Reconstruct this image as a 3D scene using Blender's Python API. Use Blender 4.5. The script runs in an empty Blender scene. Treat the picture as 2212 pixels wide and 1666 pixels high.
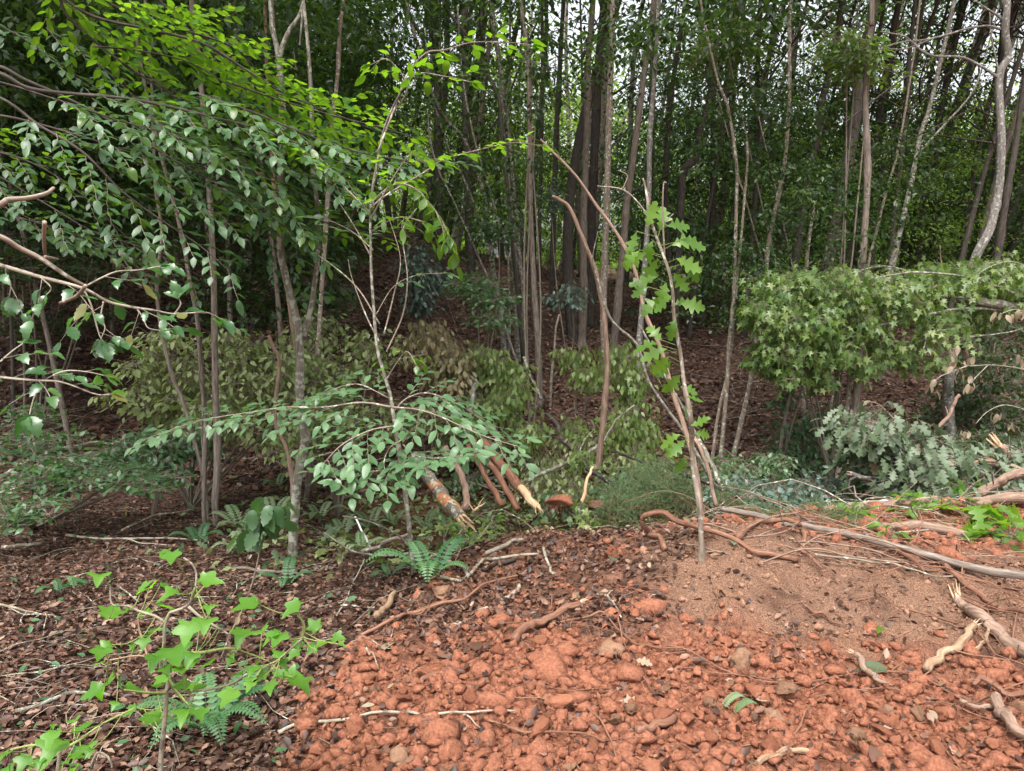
import bpy, math, random
import numpy as np
from mathutils import Vector, Matrix

# ---------------------------------------------------------------- camera, world, sun, exposure
S = bpy.context.scene
C = S.collection
FPX = 1640.0                      # focal length in units of a 2212 px wide picture
CAMZ, PITCH = 1.6, math.radians(8.0)
cam = bpy.data.cameras.new('camera')
cam.sensor_width = 36.0
cam.lens = 36.0 * FPX / 2212.0
cam.clip_start, cam.clip_end = 0.05, 1500
camo = bpy.data.objects.new('camera', cam)
C.objects.link(camo)
camo.location = (0, 0, CAMZ)
camo.rotation_euler = (math.radians(90) - PITCH, 0, 0)
S.camera = camo

SUN_EL, SUN_AZ = math.radians(66), math.radians(200)   # high, from behind the camera's left shoulder
world = bpy.data.worlds.new('World')
S.world = world
world.use_nodes = True
nt = world.node_tree
nt.nodes.clear()
wo = nt.nodes.new('ShaderNodeOutputWorld')
bg = nt.nodes.new('ShaderNodeBackground')
sk = nt.nodes.new('ShaderNodeTexSky')
sk.sky_type = 'NISHITA'
sk.sun_disc = False
sk.sun_elevation = SUN_EL
sk.sun_rotation = SUN_AZ
sk.air_density, sk.dust_density, sk.ozone_density = 1.0, 6.0, 1.0
hs = nt.nodes.new('ShaderNodeHueSaturation')           # an even overcast veil takes the blue out
hs.inputs['Saturation'].default_value = 0.22
hs.inputs['Value'].default_value = 1.0
nt.links.new(sk.outputs[0], hs.inputs['Color'])
nt.links.new(hs.outputs[0], bg.inputs[0])
bg.inputs[1].default_value = 0.15
nt.links.new(bg.outputs[0], wo.inputs[0])

sun = bpy.data.lights.new('sun', 'SUN')
sun.energy = 1.5
sun.angle = math.radians(14)
sun.color = (1.0, 0.95, 0.88)
suno = bpy.data.objects.new('sun', sun)
C.objects.link(suno)
# the lamp shines along -Z: aim it away from the sky's sun
sd = Vector((math.sin(SUN_AZ) * math.cos(SUN_EL), math.cos(SUN_AZ) * math.cos(SUN_EL), math.sin(SUN_EL)))
suno.rotation_euler = sd.to_track_quat('Z', 'Y').to_euler()

S.view_settings.view_transform = 'Standard'
S.view_settings.look = 'None'
S.view_settings.gamma = 1.0
S.view_settings.use_curve_mapping = False
S.view_settings.exposure = 1.5
S.render.engine = 'CYCLES'
S.cycles.use_denoising = True
S.cycles.max_bounces = 6
S.cycles.diffuse_bounces = 4
S.cycles.glossy_bounces = 2
S.cycles.transmission_bounces = 4
S.cycles.sample_clamp_indirect = 6

rng = np.random.default_rng(11)
random.seed(11)

# ---------------------------------------------------------------- maths helpers
def nz(a):
    a = np.asarray(a, float)
    return a / np.maximum(np.linalg.norm(a, axis=-1, keepdims=True), 1e-9)

def _hash(ix, iy, iz):
    h = (ix * 374761393 + iy * 668265263 + iz * 2147483647 + 1013904223) & 0xffffffff
    h = ((h ^ (h >> 13)) * 1274126177) & 0xffffffff
    return ((h ^ (h >> 16)) & 0xffffff) / float(0xffffff)

def noise(x, y, z=None):
    x = np.asarray(x, float); y = np.asarray(y, float)
    z = np.zeros_like(x) if z is None else np.asarray(z, float)
    xi, yi, zi = np.floor(x).astype(np.int64), np.floor(y).astype(np.int64), np.floor(z).astype(np.int64)
    fx, fy, fz = x - xi, y - yi, z - zi
    fx, fy, fz = [f * f * (3 - 2 * f) for f in (fx, fy, fz)]
    r = 0
    for dx in (0, 1):
        for dy in (0, 1):
            for dz in (0, 1):
                w = (fx if dx else 1 - fx) * (fy if dy else 1 - fy) * (fz if dz else 1 - fz)
                r = r + w * _hash(xi + dx, yi + dy, zi + dz)
    return r * 2 - 1

def fbm(x, y, z=None, o=4):
    s, a = 0, 1.0
    for k in range(o):
        f = 2.0 ** k
        s = s + a * noise(x * f + 17 * k, y * f + 5 * k, None if z is None else z * f)
        a *= 0.5
    return s

def sm(a, b, x):
    t = np.clip((x - a) / (b - a), 0, 1)
    return t * t * (3 - 2 * t)

MOUNDS = [(1.25, 3.95, 0.75, 0.20), (0.02, 4.65, 0.45, 0.07), (0.1, 2.9, 0.8, 0.07),
          (2.2, 2.9, 0.6, 0.06), (-0.35, 3.75, 0.25, 0.08), (3.4, 5.6, 0.8, 0.08), (2.6, 4.1, 0.6, 0.04)]

def G(x, y, fine=True):
    """height of the ground"""
    x = np.asarray(x, float); y = np.asarray(y, float)
    t = sm(-1.6, 0.4, x)
    zn = -0.125 * np.clip(y - 2.2, -3, 8) * (1 - t) - 0.06 * np.clip(y - 3.9, 0, 5) * t
    for mx, my, mr, mh in MOUNDS:
        zn = zn + mh * np.exp(-((x - mx) ** 2 + (y - my) ** 2) / (mr * mr))
    a = x / np.maximum(y, 3.0)
    s = 0.385 - 0.235 * sm(-0.5, 0.25, a)
    lip = 4.4 + 0.8 * sm(0.6, 2.2, x)
    lip = np.where(x < -1, 5.1 + 1.2 * sm(-1, -2.4, x), lip)
    yb = 8.5
    zb = -0.92 + 0.12 * sm(-1.5, -3, x)
    far = zb + s * np.clip(y - yb, 0, 13.5) + 0.03 * np.clip(y - yb - 13.5, 0, 400) \
        + (0.2 - 0.2 * sm(-0.5, -0.1, a)) * np.clip(y - 22, 0, 14)
    w = sm(lip, lip + 2.1, y)
    z = zn * (1 - w) + far * w
    amp = 0.03 + 0.10 * sm(6, 14, y)
    z = z + amp * fbm(x * 0.9 + 3, y * 0.9, o=3)
    if fine:
        cl = clay(x, y)
        near = 1 - sm(5, 9, y)
        rough = fbm(x * 7, y * 7, o=4)
        z = z + near * (0.018 * rough * (0.35 + cl + 0.6 * sand(x, y) * cl) + 0.02 * np.maximum(fbm(x * 22, y * 22, o=2), 0) * cl * (1 - 0.45 * sand(x, y)))
        z = z + (1 - cl) * 0.008 * fbm(x * 14, y * 14, o=2)
    return z

def clay(x, y):
    """1 where the bare earth was dumped, 0 where old leaf litter lies"""
    e = x - (-0.88 + 0.33 * (y - 2.3)) + 0.22 * fbm(x * 1.7, y * 1.7, o=3)
    c = sm(-0.12, 0.12, e) * (1 - sm(5.6, 6.6, y - 0.25 * fbm(x * 2, y * 2, o=2)))
    c2 = 0.8 * sm(0.3, -0.2, ((x + 1.1) / 0.8) ** 2 + ((y - 8.0) / 1.0) ** 2 - 1)      # dusty bank across the gully
    c3 = sm(0.3, -0.2, ((x - 1.2) / 1.3) ** 2 + ((y - 7.0) / 0.7) ** 2 - 1)
    return np.clip(np.maximum(np.maximum(c, c2), c3), 0, 1)

def sand(x, y):
    """1 = tan sandy soil, 0 = red clay"""
    m = np.exp(-(((x - 1.45) / 0.95) ** 2 + ((y - 3.75) / 0.75) ** 2)) * 1.5
    m = m + 0.9 * np.exp(-(((x - 2.4) / 0.9) ** 2 + ((y - 3.3) / 0.5) ** 2)) - 0.9 * sm(0.75, 0.3, x)
    m = m + 0.35 * fbm(x * 1.6 + 9, y * 1.6, o=3)
    m = m + 0.8 * np.exp(-(((x - 3.0) / 0.9) ** 2 + ((y - 4.0) / 0.5) ** 2))
    return sm(0.1, 1.0, m + 0.18 * fbm(x * 6, y * 6, o=3))

def mixzone(x, y):
    return clay(x, y) * sm(3.15, 3.6, y + 0.25 * fbm(x * 2, y * 2, o=3)) * (1 - sm(0.55, 1.15, x + 0.3 * fbm(x * 2 + 7, y * 2, o=3) - 0.5 * sm(4.4, 5.0, y)))

CP, SP = math.cos(PITCH), math.sin(PITCH)

def ray(u, v):
    a, b = (u - 1106.0) / FPX, -(v - 833.0) / FPX
    return np.array([a, CP + b * SP, -SP + b * CP])

def P(u, v, d):
    """point at distance d in front of the camera (along y), seen at (u, v)"""
    r = ray(u, v)
    return np.array([0, 0, CAMZ]) + r * (d / r[1])

def hit(u, v, fine=False):
    r = ray(u, v)
    lo = 1.2
    ts = np.concatenate([np.arange(1.2, 12, 0.04), np.arange(12, 60, 0.2)])
    p = np.array([0, 0, CAMZ])[None] + r[None] * ts[:, None]
    g = G(p[:, 0], p[:, 1], fine)
    k = np.nonzero(p[:, 2] < g)[0]
    if len(k) == 0:
        return p[-1]
    q = p[k[0]].copy()
    q[2] = g[k[0]]
    return q

def gz(x, y, fine=False):
    return float(G(np.array([x]), np.array([y]), fine)[0])

def Z(c, r, pts):
    """points read off one of the 3 x 3 enlarged quarters of the photograph"""
    return [(c * 737.33 + p[0] / 3.0, r * 555.2 + p[1] / 3.0) for p in pts]

# ---------------------------------------------------------------- materials
def mat_base(name):
    m = bpy.data.materials.new(name)
    m.use_nodes = True
    n = m.node_tree
    n.nodes.clear()
    return m, n, n.nodes.new('ShaderNodeOutputMaterial')

def ramp(n, stops, interp='LINEAR'):
    r = n.nodes.new('ShaderNodeValToRGB')
    e = r.color_ramp.elements
    r.color_ramp.interpolation = interp
    while len(e) < len(stops):
        e.new(0.5)
    for k, (p, c) in enumerate(stops):
        e[k].position = p
        e[k].color = (*c, 1)
    return r

def leaf_mat(name, stops, trans, tw=0.45, rough=0.42, spec=0.5, spots=0.0, spot_col=(0.16, 0.07, 0.03)):
    """leaf colour runs along the per-leaf value «tint»; light passes through it"""
    m, n, out = mat_base(name)
    L = n.links.new
    at = n.nodes.new('ShaderNodeAttribute'); at.attribute_name = 'tint'
    r = ramp(n, stops)
    L(at.outputs['Fac'], r.inputs[0])
    col = r.outputs[0]
    tc = n.nodes.new('ShaderNodeTexCoord')
    no = n.nodes.new('ShaderNodeTexNoise'); no.inputs['Scale'].default_value = 38
    L(tc.outputs['Object'], no.inputs['Vector'])
    mx = n.nodes.new('ShaderNodeMix'); mx.data_type = 'RGBA'; mx.blend_type = 'MULTIPLY'
    mx.inputs[0].default_value = 0.35
    L(col, mx.inputs[6]); L(no.outputs['Color'], mx.inputs[7])
    col = mx.outputs[2]
    if spots > 0:
        n2 = n.nodes.new('ShaderNodeTexNoise'); n2.inputs['Scale'].default_value = 21
        L(tc.outputs['Object'], n2.inputs['Vector'])
        rr = ramp(n, [(1 - spots - 0.05, (0, 0, 0)), (1 - spots + 0.04, (1, 1, 1))])
        L(n2.outputs['Fac'], rr.inputs[0])
        m2 = n.nodes.new('ShaderNodeMix'); m2.data_type = 'RGBA'
        L(rr.outputs[0], m2.inputs[0]); L(col, m2.inputs[6]); m2.inputs[7].default_value = (*spot_col, 1)
        col = m2.outputs[2]
    bs = n.nodes.new('ShaderNodeBsdfPrincipled')
    bs.inputs['Roughness'].default_value = rough
    bs.inputs['Specular IOR Level'].default_value = spec
    L(col, bs.inputs['Base Color'])
    tr = n.nodes.new('ShaderNodeBsdfTranslucent')
    m3 = n.nodes.new('ShaderNodeMix'); m3.data_type = 'RGBA'; m3.blend_type = 'MULTIPLY'
    m3.inputs[0].default_value = 1
    L(col, m3.inputs[6]); m3.inputs[7].default_value = (*trans, 1)
    L(m3.outputs[2], tr.inputs['Color'])
    ms = n.nodes.new('ShaderNodeMixShader'); ms.inputs[0].default_value = tw
    L(bs.outputs[0], ms.inputs[1]); L(tr.outputs[0], ms.inputs[2])
    L(ms.outputs[0], out.inputs[0])
    return m

def bark_mat(name, dark, light, scale=1.0, lichen=0.0, lichen_col=(0.42, 0.44, 0.38), patch=None, patch_amt=0.0, bump=0.6):
    m, n, out = mat_base(name)
    L = n.links.new
    at = n.nodes.new('ShaderNodeAttribute'); at.attribute_name = 'bark'
    mp = n.nodes.new('ShaderNodeMapping'); mp.inputs['Scale'].default_value = (60 * scale, 60 * scale, 9 * scale)
    L(at.outputs['Vector'], mp.inputs['Vector'])
    no = n.nodes.new('ShaderNodeTexNoise'); no.inputs['Scale'].default_value = 1; no.inputs['Detail'].default_value = 6
    no.inputs['Roughness'].default_value = 0.65
    L(mp.outputs[0], no.inputs['Vector'])
    r = ramp(n, [(0.32, dark), (0.52, tuple((a + b) / 2 for a, b in zip(dark, light))), (0.68, light)])
    L(no.outputs['Fac'], r.inputs[0])
    col = r.outputs[0]
    def spots(amt, c, sc, src, w=0.03):
        n2 = n.nodes.new('ShaderNodeTexNoise'); n2.inputs['Scale'].default_value = sc; n2.inputs['Detail'].default_value = 4
        L(at.outputs['Vector'], n2.inputs['Vector'])
        rr = ramp(n, [(1 - amt - w, (0, 0, 0)), (1 - amt + w, (1, 1, 1))])
        L(n2.outputs['Fac'], rr.inputs[0])
        mx = n.nodes.new('ShaderNodeMix'); mx.data_type = 'RGBA'
        L(rr.outputs[0], mx.inputs[0]); L(src, mx.inputs[6]); mx.inputs[7].default_value = (*c, 1)
        return mx.outputs[2]
    if patch:
        col = spots(patch_amt, patch, 5.5, col, 0.02)
    if lichen > 0:
        col = spots(lichen, lichen_col, 26, col)
    bs = n.nodes.new('ShaderNodeBsdfPrincipled')
    bs.inputs['Roughness'].default_value = 0.85
    bs.inputs['Specular IOR Level'].default_value = 0.25
    L(col, bs.inputs['Base Color'])
    bp = n.nodes.new('ShaderNodeBump'); bp.inputs['Strength'].default_value = bump; bp.inputs['Distance'].default_value = 0.01
    L(no.outputs['Fac'], bp.inputs['Height'])
    L(bp.outputs[0], bs.inputs['Normal'])
    L(bs.outputs[0], out.inputs[0])
    return m

def soil_mat(name, a, b, scale=60, bump=0.7, dist=0.006, rg=0.7):
    m, n, out = mat_base(name)
    L = n.links.new
    tc = n.nodes.new('ShaderNodeTexCoord')
    no = n.nodes.new('ShaderNodeTexNoise'); no.inputs['Scale'].default_value = scale; no.inputs['Detail'].default_value = 10
    no.inputs['Roughness'].default_value = rg
    L(tc.outputs['Object'], no.inputs['Vector'])
    at = n.nodes.new('ShaderNodeObjectInfo')
    ad = n.nodes.new('ShaderNodeMath'); ad.operation = 'MULTIPLY_ADD'
    L(at.outputs['Random'], ad.inputs[0]); ad.inputs[1].default_value = 0.25; 
    L(no.outputs['Fac'], ad.inputs[2])
    r = ramp(n, [(0.38, a), (0.85, b)])
    L(ad.outputs[0], r.inputs[0])
    bs = n.nodes.new('ShaderNodeBsdfPrincipled')
    bs.inputs['Roughness'].default_value = 0.95
    bs.inputs['Specular IOR Level'].default_value = 0.15
    L(r.outputs[0], bs.inputs['Base Color'])
    bp = n.nodes.new('ShaderNodeBump'); bp.inputs['Strength'].default_value = bump; bp.inputs['Distance'].default_value = dist
    L(no.outputs['Fac'], bp.inputs['Height']); L(bp.outputs[0], bs.inputs['Normal'])
    L(bs.outputs[0], out.inputs[0])
    return m

def ground_mat():
    m, n, out = mat_base('forest_ground')
    L = n.links.new
    tc = n.nodes.new('ShaderNodeTexCoord')
    def tex(kind, sc, detail=6):
        t = n.nodes.new(kind); t.inputs['Scale'].default_value = sc
        if 'Detail' in t.inputs: t.inputs['Detail'].default_value = detail
        L(tc.outputs['Object'], t.inputs['Vector'])
        return t
    n1, n2, n3 = tex('ShaderNodeTexNoise', 45, 8), tex('ShaderNodeTexNoise', 3.2, 5), tex('ShaderNodeTexNoise', 160, 4)
    vo = n.nodes.new('ShaderNodeTexVoronoi'); vo.inputs['Scale'].default_value = 26
    L(tc.outputs['Object'], vo.inputs['Vector'])
    red = ramp(n, [(0.32, (0.10, 0.034, 0.020)), (0.52, (0.25, 0.098, 0.056)), (0.75, (0.38, 0.18, 0.11))])  # darker than the clod reds: shade in their gaps put into the colour
    tan = ramp(n, [(0.32, (0.10, 0.050, 0.032)), (0.50, (0.23, 0.125, 0.080)), (0.75, (0.36, 0.235, 0.165))])
    lit = ramp(n, [(0.0, (0.030, 0.018, 0.014)), (0.4, (0.07, 0.040, 0.03)), (0.7, (0.12, 0.068, 0.05)), (1.0, (0.19, 0.12, 0.09))])
    L(n1.outputs['Fac'], red.inputs[0]); L(n3.outputs['Fac'], tan.inputs[0])
    sp = n.nodes.new('ShaderNodeSeparateColor'); L(vo.outputs['Color'], sp.inputs[0])
    L(sp.outputs[0], lit.inputs[0])
    def attr(nm):
        a = n.nodes.new('ShaderNodeAttribute'); a.attribute_name = nm; return a
    def mix(f, a, b):
        x = n.nodes.new('ShaderNodeMix'); x.data_type = 'RGBA'
        L(f, x.inputs[0]); L(a, x.inputs[6]); L(b, x.inputs[7]); return x.outputs[2]
    soil = mix(attr('sand').outputs['Fac'], red.outputs[0], tan.outputs[0])
    dk = ramp(n, [(0.55, (0, 0, 0)), (0.68, (0.8, 0.8, 0.8))]); L(n2.outputs['Fac'], dk.inputs[0])
    dark = n.nodes.new('ShaderNodeRGB'); dark.outputs[0].default_value = (0.075, 0.036, 0.024, 1)
    soil = mix(dk.outputs[0], soil, dark.outputs[0])
    col = mix(attr('clay').outputs['Fac'], lit.outputs[0], soil)
    bs = n.nodes.new('ShaderNodeBsdfPrincipled')
    bs.inputs['Roughness'].default_value = 0.95; bs.inputs['Specular IOR Level'].default_value = 0.15
    L(col, bs.inputs['Base Color'])
    ad = n.nodes.new('ShaderNodeMath'); ad.operation = 'ADD'
    L(n1.outputs['Fac'], ad.inputs[0]); L(n3.outputs['Fac'], ad.inputs[1])
    bp = n.nodes.new('ShaderNodeBump'); bp.inputs['Strength'].default_value = 1.0; bp.inputs['Distance'].default_value = 0.02
    L(ad.outputs[0], bp.inputs['Height']); L(bp.outputs[0], bs.inputs['Normal'])
    L(bs.outputs[0], out.inputs[0])
    return m

M = {}
M['ground'] = ground_mat()
M['red'] = soil_mat('red_clay', (0.13, 0.044, 0.025), (0.42, 0.18, 0.108), 75, 1.0, 0.012)
M['tan'] = soil_mat('tan_soil', (0.14, 0.070, 0.044), (0.35, 0.20, 0.135), 100, 1.0, 0.010)
M['beech'] = leaf_mat('beech_leaf', [(0, (0.045, 0.11, 0.018)), (0.5, (0.08, 0.16, 0.024)), (1, (0.12, 0.22, 0.03))], (2.6, 2.7, 0.7), 0.58, 0.36, 0.6)
M['beech_spot'] = leaf_mat('spotted_beech_leaf', [(0, (0.035, 0.11, 0.034)), (0.7, (0.07, 0.17, 0.055)), (0.9, (0.10, 0.19, 0.05)), (1, (0.22, 0.11, 0.05))], (2.0, 2.3, 0.9), 0.35, 0.33, 0.6, 0.32, (0.20, 0.16, 0.04))
M['sheen'] = leaf_mat('cool_green_leaf', [(0, (0.045, 0.11, 0.040)), (1, (0.125, 0.235, 0.105))], (1.9, 2.2, 0.8), 0.34, 0.45, 0.6)
M['gum'] = leaf_mat('star_leaf', [(0, (0.055, 0.12, 0.028)), (0.5, (0.13, 0.21, 0.055)), (1, (0.27, 0.33, 0.12))], (2.0, 2.2, 0.7), 0.4, 0.42, 0.45)
M['fore'] = leaf_mat('bright_leaf', [(0, (0.09, 0.24, 0.03)), (1, (0.14, 0.32, 0.045))], (2.2, 2.5, 0.7), 0.5, 0.40, 0.5)
M['oak'] = leaf_mat('oak_leaf', [(0, (0.08, 0.18, 0.025)), (1, (0.15, 0.28, 0.04))], (2.4, 2.4, 0.6), 0.45, 0.4, 0.5)
M['oak_pale'] = leaf_mat('wilted_oak_leaf', [(0, (0.045, 0.085, 0.03)), (0.45, (0.11, 0.155, 0.085)), (0.85, (0.20, 0.25, 0.17)), (0.93, (0.20, 0.14, 0.08)), (1, (0.12, 0.07, 0.045))], (1.3, 1.3, 0.8), 0.25, 0.5, 0.4)
M['wilt'] = leaf_mat('wilting_leaf', [(0, (0.09, 0.14, 0.034)), (0.3, (0.20, 0.26, 0.09)), (0.75, (0.38, 0.42, 0.22)), (1, (0.25, 0.18, 0.09))], (1.5, 1.5, 0.7), 0.35, 0.5, 0.4)
M['tanleaf'] = leaf_mat('tan_wilted_leaf', [(0, (0.16, 0.16, 0.06)), (0.6, (0.32, 0.28, 0.15)), (1, (0.34, 0.24, 0.13))], (1.3, 1.2, 0.8), 0.3, 0.5, 0.4)
M['blue'] = leaf_mat('grey_green_leaf', [(0, (0.06, 0.12, 0.085)), (1, (0.19, 0.27, 0.22))], (1.2, 1.3, 0.9), 0.25, 0.35, 0.7)
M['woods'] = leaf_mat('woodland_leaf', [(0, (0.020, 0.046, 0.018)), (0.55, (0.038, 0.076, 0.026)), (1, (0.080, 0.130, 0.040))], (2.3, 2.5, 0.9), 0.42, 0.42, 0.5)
M['far'] = leaf_mat('sunlit_woodland_leaf', [(0, (0.09, 0.165, 0.045)), (1, (0.22, 0.30, 0.09))], (2.2, 2.4, 0.7), 0.5, 0.5, 0.4)  # lit copy of the woodland leaf: sunlight is put into its colour
M['litter'] = leaf_mat('dead_leaf', [(0, (0.030, 0.017, 0.013)), (0.3, (0.075, 0.037, 0.026)), (0.55, (0.15, 0.075, 0.050)), (0.8, (0.27, 0.155, 0.105)), (1, (0.42, 0.32, 0.24))], (1.2, 1.0, 0.8), 0.12, 0.5, 0.35)
M['cream'] = leaf_mat('cream_dry_leaf', [(0, (0.30, 0.24, 0.16)), (1, (0.48, 0.40, 0.29))], (1.2, 1.1, 0.9), 0.4, 0.6, 0.3)
M['fern'] = leaf_mat('fern_leaf', [(0, (0.05, 0.14, 0.06)), (1, (0.12, 0.24, 0.10))], (1.5, 1.7, 0.7), 0.35, 0.45, 0.4)
M['fern_pale'] = leaf_mat('pale_fern_leaf', [(0, (0.13, 0.24, 0.10)), (1, (0.30, 0.38, 0.22))], (1.4, 1.4, 0.8), 0.35, 0.5, 0.4)
M['cedar'] = leaf_mat('cedar_spray', [(0, (0.09, 0.15, 0.06)), (1, (0.17, 0.25, 0.11))], (1.2, 1.3, 0.7), 0.2, 0.6, 0.3)
M['bark_dark'] = bark_mat('dark_bark', (0.030, 0.025, 0.021), (0.11, 0.092, 0.078))
M['bark'] = bark_mat('brown_bark', (0.085, 0.066, 0.054), (0.28, 0.23, 0.19))
M['bark_light'] = bark_mat('warm_light_bark', (0.12, 0.09, 0.068), (0.33, 0.27, 0.215), 1.0, 0.40)
M['bark_grey'] = bark_mat('grey_bark', (0.10, 0.09, 0.08), (0.32, 0.29, 0.26), 1.0, 0.40)
M['bark_lichen'] = bark_mat('lichen_bark', (0.075, 0.065, 0.05), (0.22, 0.195, 0.155), 1.0, 0.46, (0.29, 0.29, 0.24))
M['bark_red'] = bark_mat('reddish_bark', (0.10, 0.04, 0.025), (0.26, 0.13, 0.085))
M['bark_rust'] = bark_mat('rubbed_orange_bark', (0.13, 0.080, 0.058), (0.34, 0.235, 0.175), 1.0, bump=0.9)
M['clayroot'] = bark_mat('clay_covered_root', (0.11, 0.048, 0.030), (0.27, 0.14, 0.09), 1.0, bump=0.9)
M['peeled'] = bark_mat('peeling_log', (0.07, 0.06, 0.045), (0.24, 0.20, 0.16), 0.8, 0.42, (0.38, 0.38, 0.3), (0.40, 0.16, 0.065), 0.44)
M['tanwood'] = bark_mat('tan_stripped_wood', (0.17, 0.10, 0.06), (0.37, 0.26, 0.17), 0.9, bump=0.9)
M['white'] = bark_mat('bleached_stick', (0.17, 0.14, 0.10), (0.40, 0.36, 0.29), 1.2, 0.42, (0.12, 0.10, 0.08))
M['stick'] = bark_mat('grey_brown_stick', (0.09, 0.07, 0.05), (0.30, 0.25, 0.19), 1.2, 0.40)
M['palewood'] = bark_mat('raw_split_wood', (0.38, 0.22, 0.12), (0.62, 0.46, 0.30), 0.6)
M['twig'] = bark_mat('twig', (0.10, 0.08, 0.06), (0.28, 0.24, 0.19), 1.5)
M['stem_green'] = bark_mat('green_leaf_stalk', (0.14, 0.19, 0.05), (0.28, 0.32, 0.12), 1.5)
M['plastic'] = bark_mat('white_tube', (0.6, 0.6, 0.6), (0.75, 0.75, 0.75), 0.2, bump=0.0)
M['black'] = bark_mat('charred_dark_log', (0.015, 0.012, 0.010), (0.06, 0.05, 0.042), 1.0, 0.36, (0.2, 0.2, 0.17))
M['red_clod'] = soil_mat('red_clod', (0.13, 0.044, 0.024), (0.44, 0.185, 0.108), 3.2, 1.0, 0.012, 0.9)
M['tan_clod'] = soil_mat('tan_clod', (0.15, 0.076, 0.044), (0.38, 0.22, 0.14), 3.6, 1.0, 0.012, 0.9)
M['dark_earth'] = soil_mat('dark_root_earth', (0.05, 0.026, 0.018), (0.16, 0.08, 0.055), 60, 1.0, 0.012)
M['stone'] = soil_mat('soil_dusted_stone', (0.13, 0.07, 0.04), (0.34, 0.20, 0.12), 45, 0.8, 0.01)

# ---------------------------------------------------------------- mesh building
class MB:
    def __init__(s):
        s.V, s.T, s.Q, s.A, s.B, s.n = [], [], [], [], [], 0
    def add(s, V, T=None, Q=None, tint=0.5, bark=None):
        V = np.asarray(V, float).reshape(-1, 3)
        k = len(V)
        s.V.append(V)
        if T is not None and len(T): s.T.append(np.asarray(T, int).reshape(-1, 3) + s.n)
        if Q is not None and len(Q): s.Q.append(np.asarray(Q, int).reshape(-1, 4) + s.n)
        s.A.append(np.broadcast_to(np.asarray(tint, float), (k,)))
        s.B.append(np.zeros((k, 3)) if bark is None else bark)
        s.n += k
    def mesh(s, name, mat, smooth=True):
        me = bpy.data.meshes.new(name)
        V = np.concatenate(s.V).astype(np.float32)
        T = np.concatenate(s.T) if s.T else np.zeros((0, 3), int)
        Q = np.concatenate(s.Q) if s.Q else np.zeros((0, 4), int)
        li = np.concatenate([T.ravel(), Q.ravel()]).astype(np.int32)
        ls = np.concatenate([np.arange(len(T)) * 3, len(T) * 3 + np.arange(len(Q)) * 4]).astype(np.int32)
        me.vertices.add(len(V)); me.vertices.foreach_set('co', V.ravel())
        me.loops.add(len(li)); me.loops.foreach_set('vertex_index', li)
        me.polygons.add(len(ls)); me.polygons.foreach_set('loop_start', ls)
        me.update(calc_edges=True)
        if smooth:
            me.polygons.foreach_set('use_smooth', np.ones(len(ls), bool))
        a = me.attributes.new('tint', 'FLOAT', 'POINT'); a.data.foreach_set('value', np.concatenate(s.A).astype(np.float32))
        b = me.attributes.new('bark', 'FLOAT_VECTOR', 'POINT'); b.data.foreach_set('vector', np.concatenate(s.B).astype(np.float32).ravel())
        me.materials.append(M[mat])
        me.update()
        return me
    def build(s, name, mat, parent=None, kind=None, smooth=True):
        if not s.V: return None
        o = bpy.data.objects.new(name, s.mesh(name, mat, smooth))
        C.objects.link(o)
        if parent is not None:
            o.parent = parent
            o.matrix_parent_inverse = Matrix.Translation(-Vector(parent.location))
        if kind: o['kind'] = kind
        return o

def tag(o, label, cat, group=None, kind=None):
    if label: o['label'] = label
    if cat: o['category'] = cat
    if group: o['group'] = group
    if kind: o['kind'] = kind
    return o

ORD = ['leftmost', 'second', 'third', 'fourth', 'fifth', 'sixth', 'seventh', 'eighth', 'ninth', 'tenth']
def ordinal_labels(L):
    by = {}
    for k, u, o in L: by.setdefault(k, []).append((u, o))
    for k, v in by.items():
        v.sort(key=lambda q: q[0])
        for i, (u, o) in enumerate(v):
            w = ORD[i] if i < 10 else f'{i + 1}th' if (i + 1) % 10 not in (1, 2, 3) else f'{i + 1}' + {1: 'st', 2: 'nd', 3: 'rd'}[(i + 1) % 10]
            o['label'] = ('leftmost of the ' if i == 0 else f'{w} from the left of the ') + k

def thing(name, loc, label, cat, group=None):
    o = bpy.data.objects.new(name, None)
    o.empty_display_size = 0.1
    C.objects.link(o)
    o.location = loc
    return tag(o, label, cat, group)

def smooth_path(pts, n):
    """Catmull-Rom through pts (k x m) resampled to n"""
    p = np.asarray(pts, float)
    if len(p) == 2:
        t = np.linspace(0, 1, n)[:, None]
        return p[0] * (1 - t) + p[1] * t
    e = np.vstack([2 * p[0] - p[1], p, 2 * p[-1] - p[-2]])
    t = np.linspace(0, len(p) - 1 - 1e-6, n)
    i = t.astype(int); f = (t - i)[:, None]
    a, b, c, d = e[i], e[i + 1], e[i + 2], e[i + 3]
    return 0.5 * (2 * b + (c - a) * f + (2 * a - 5 * b + 4 * c - d) * f ** 2 + (3 * b - a - 3 * c + d) * f ** 3)

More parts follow.
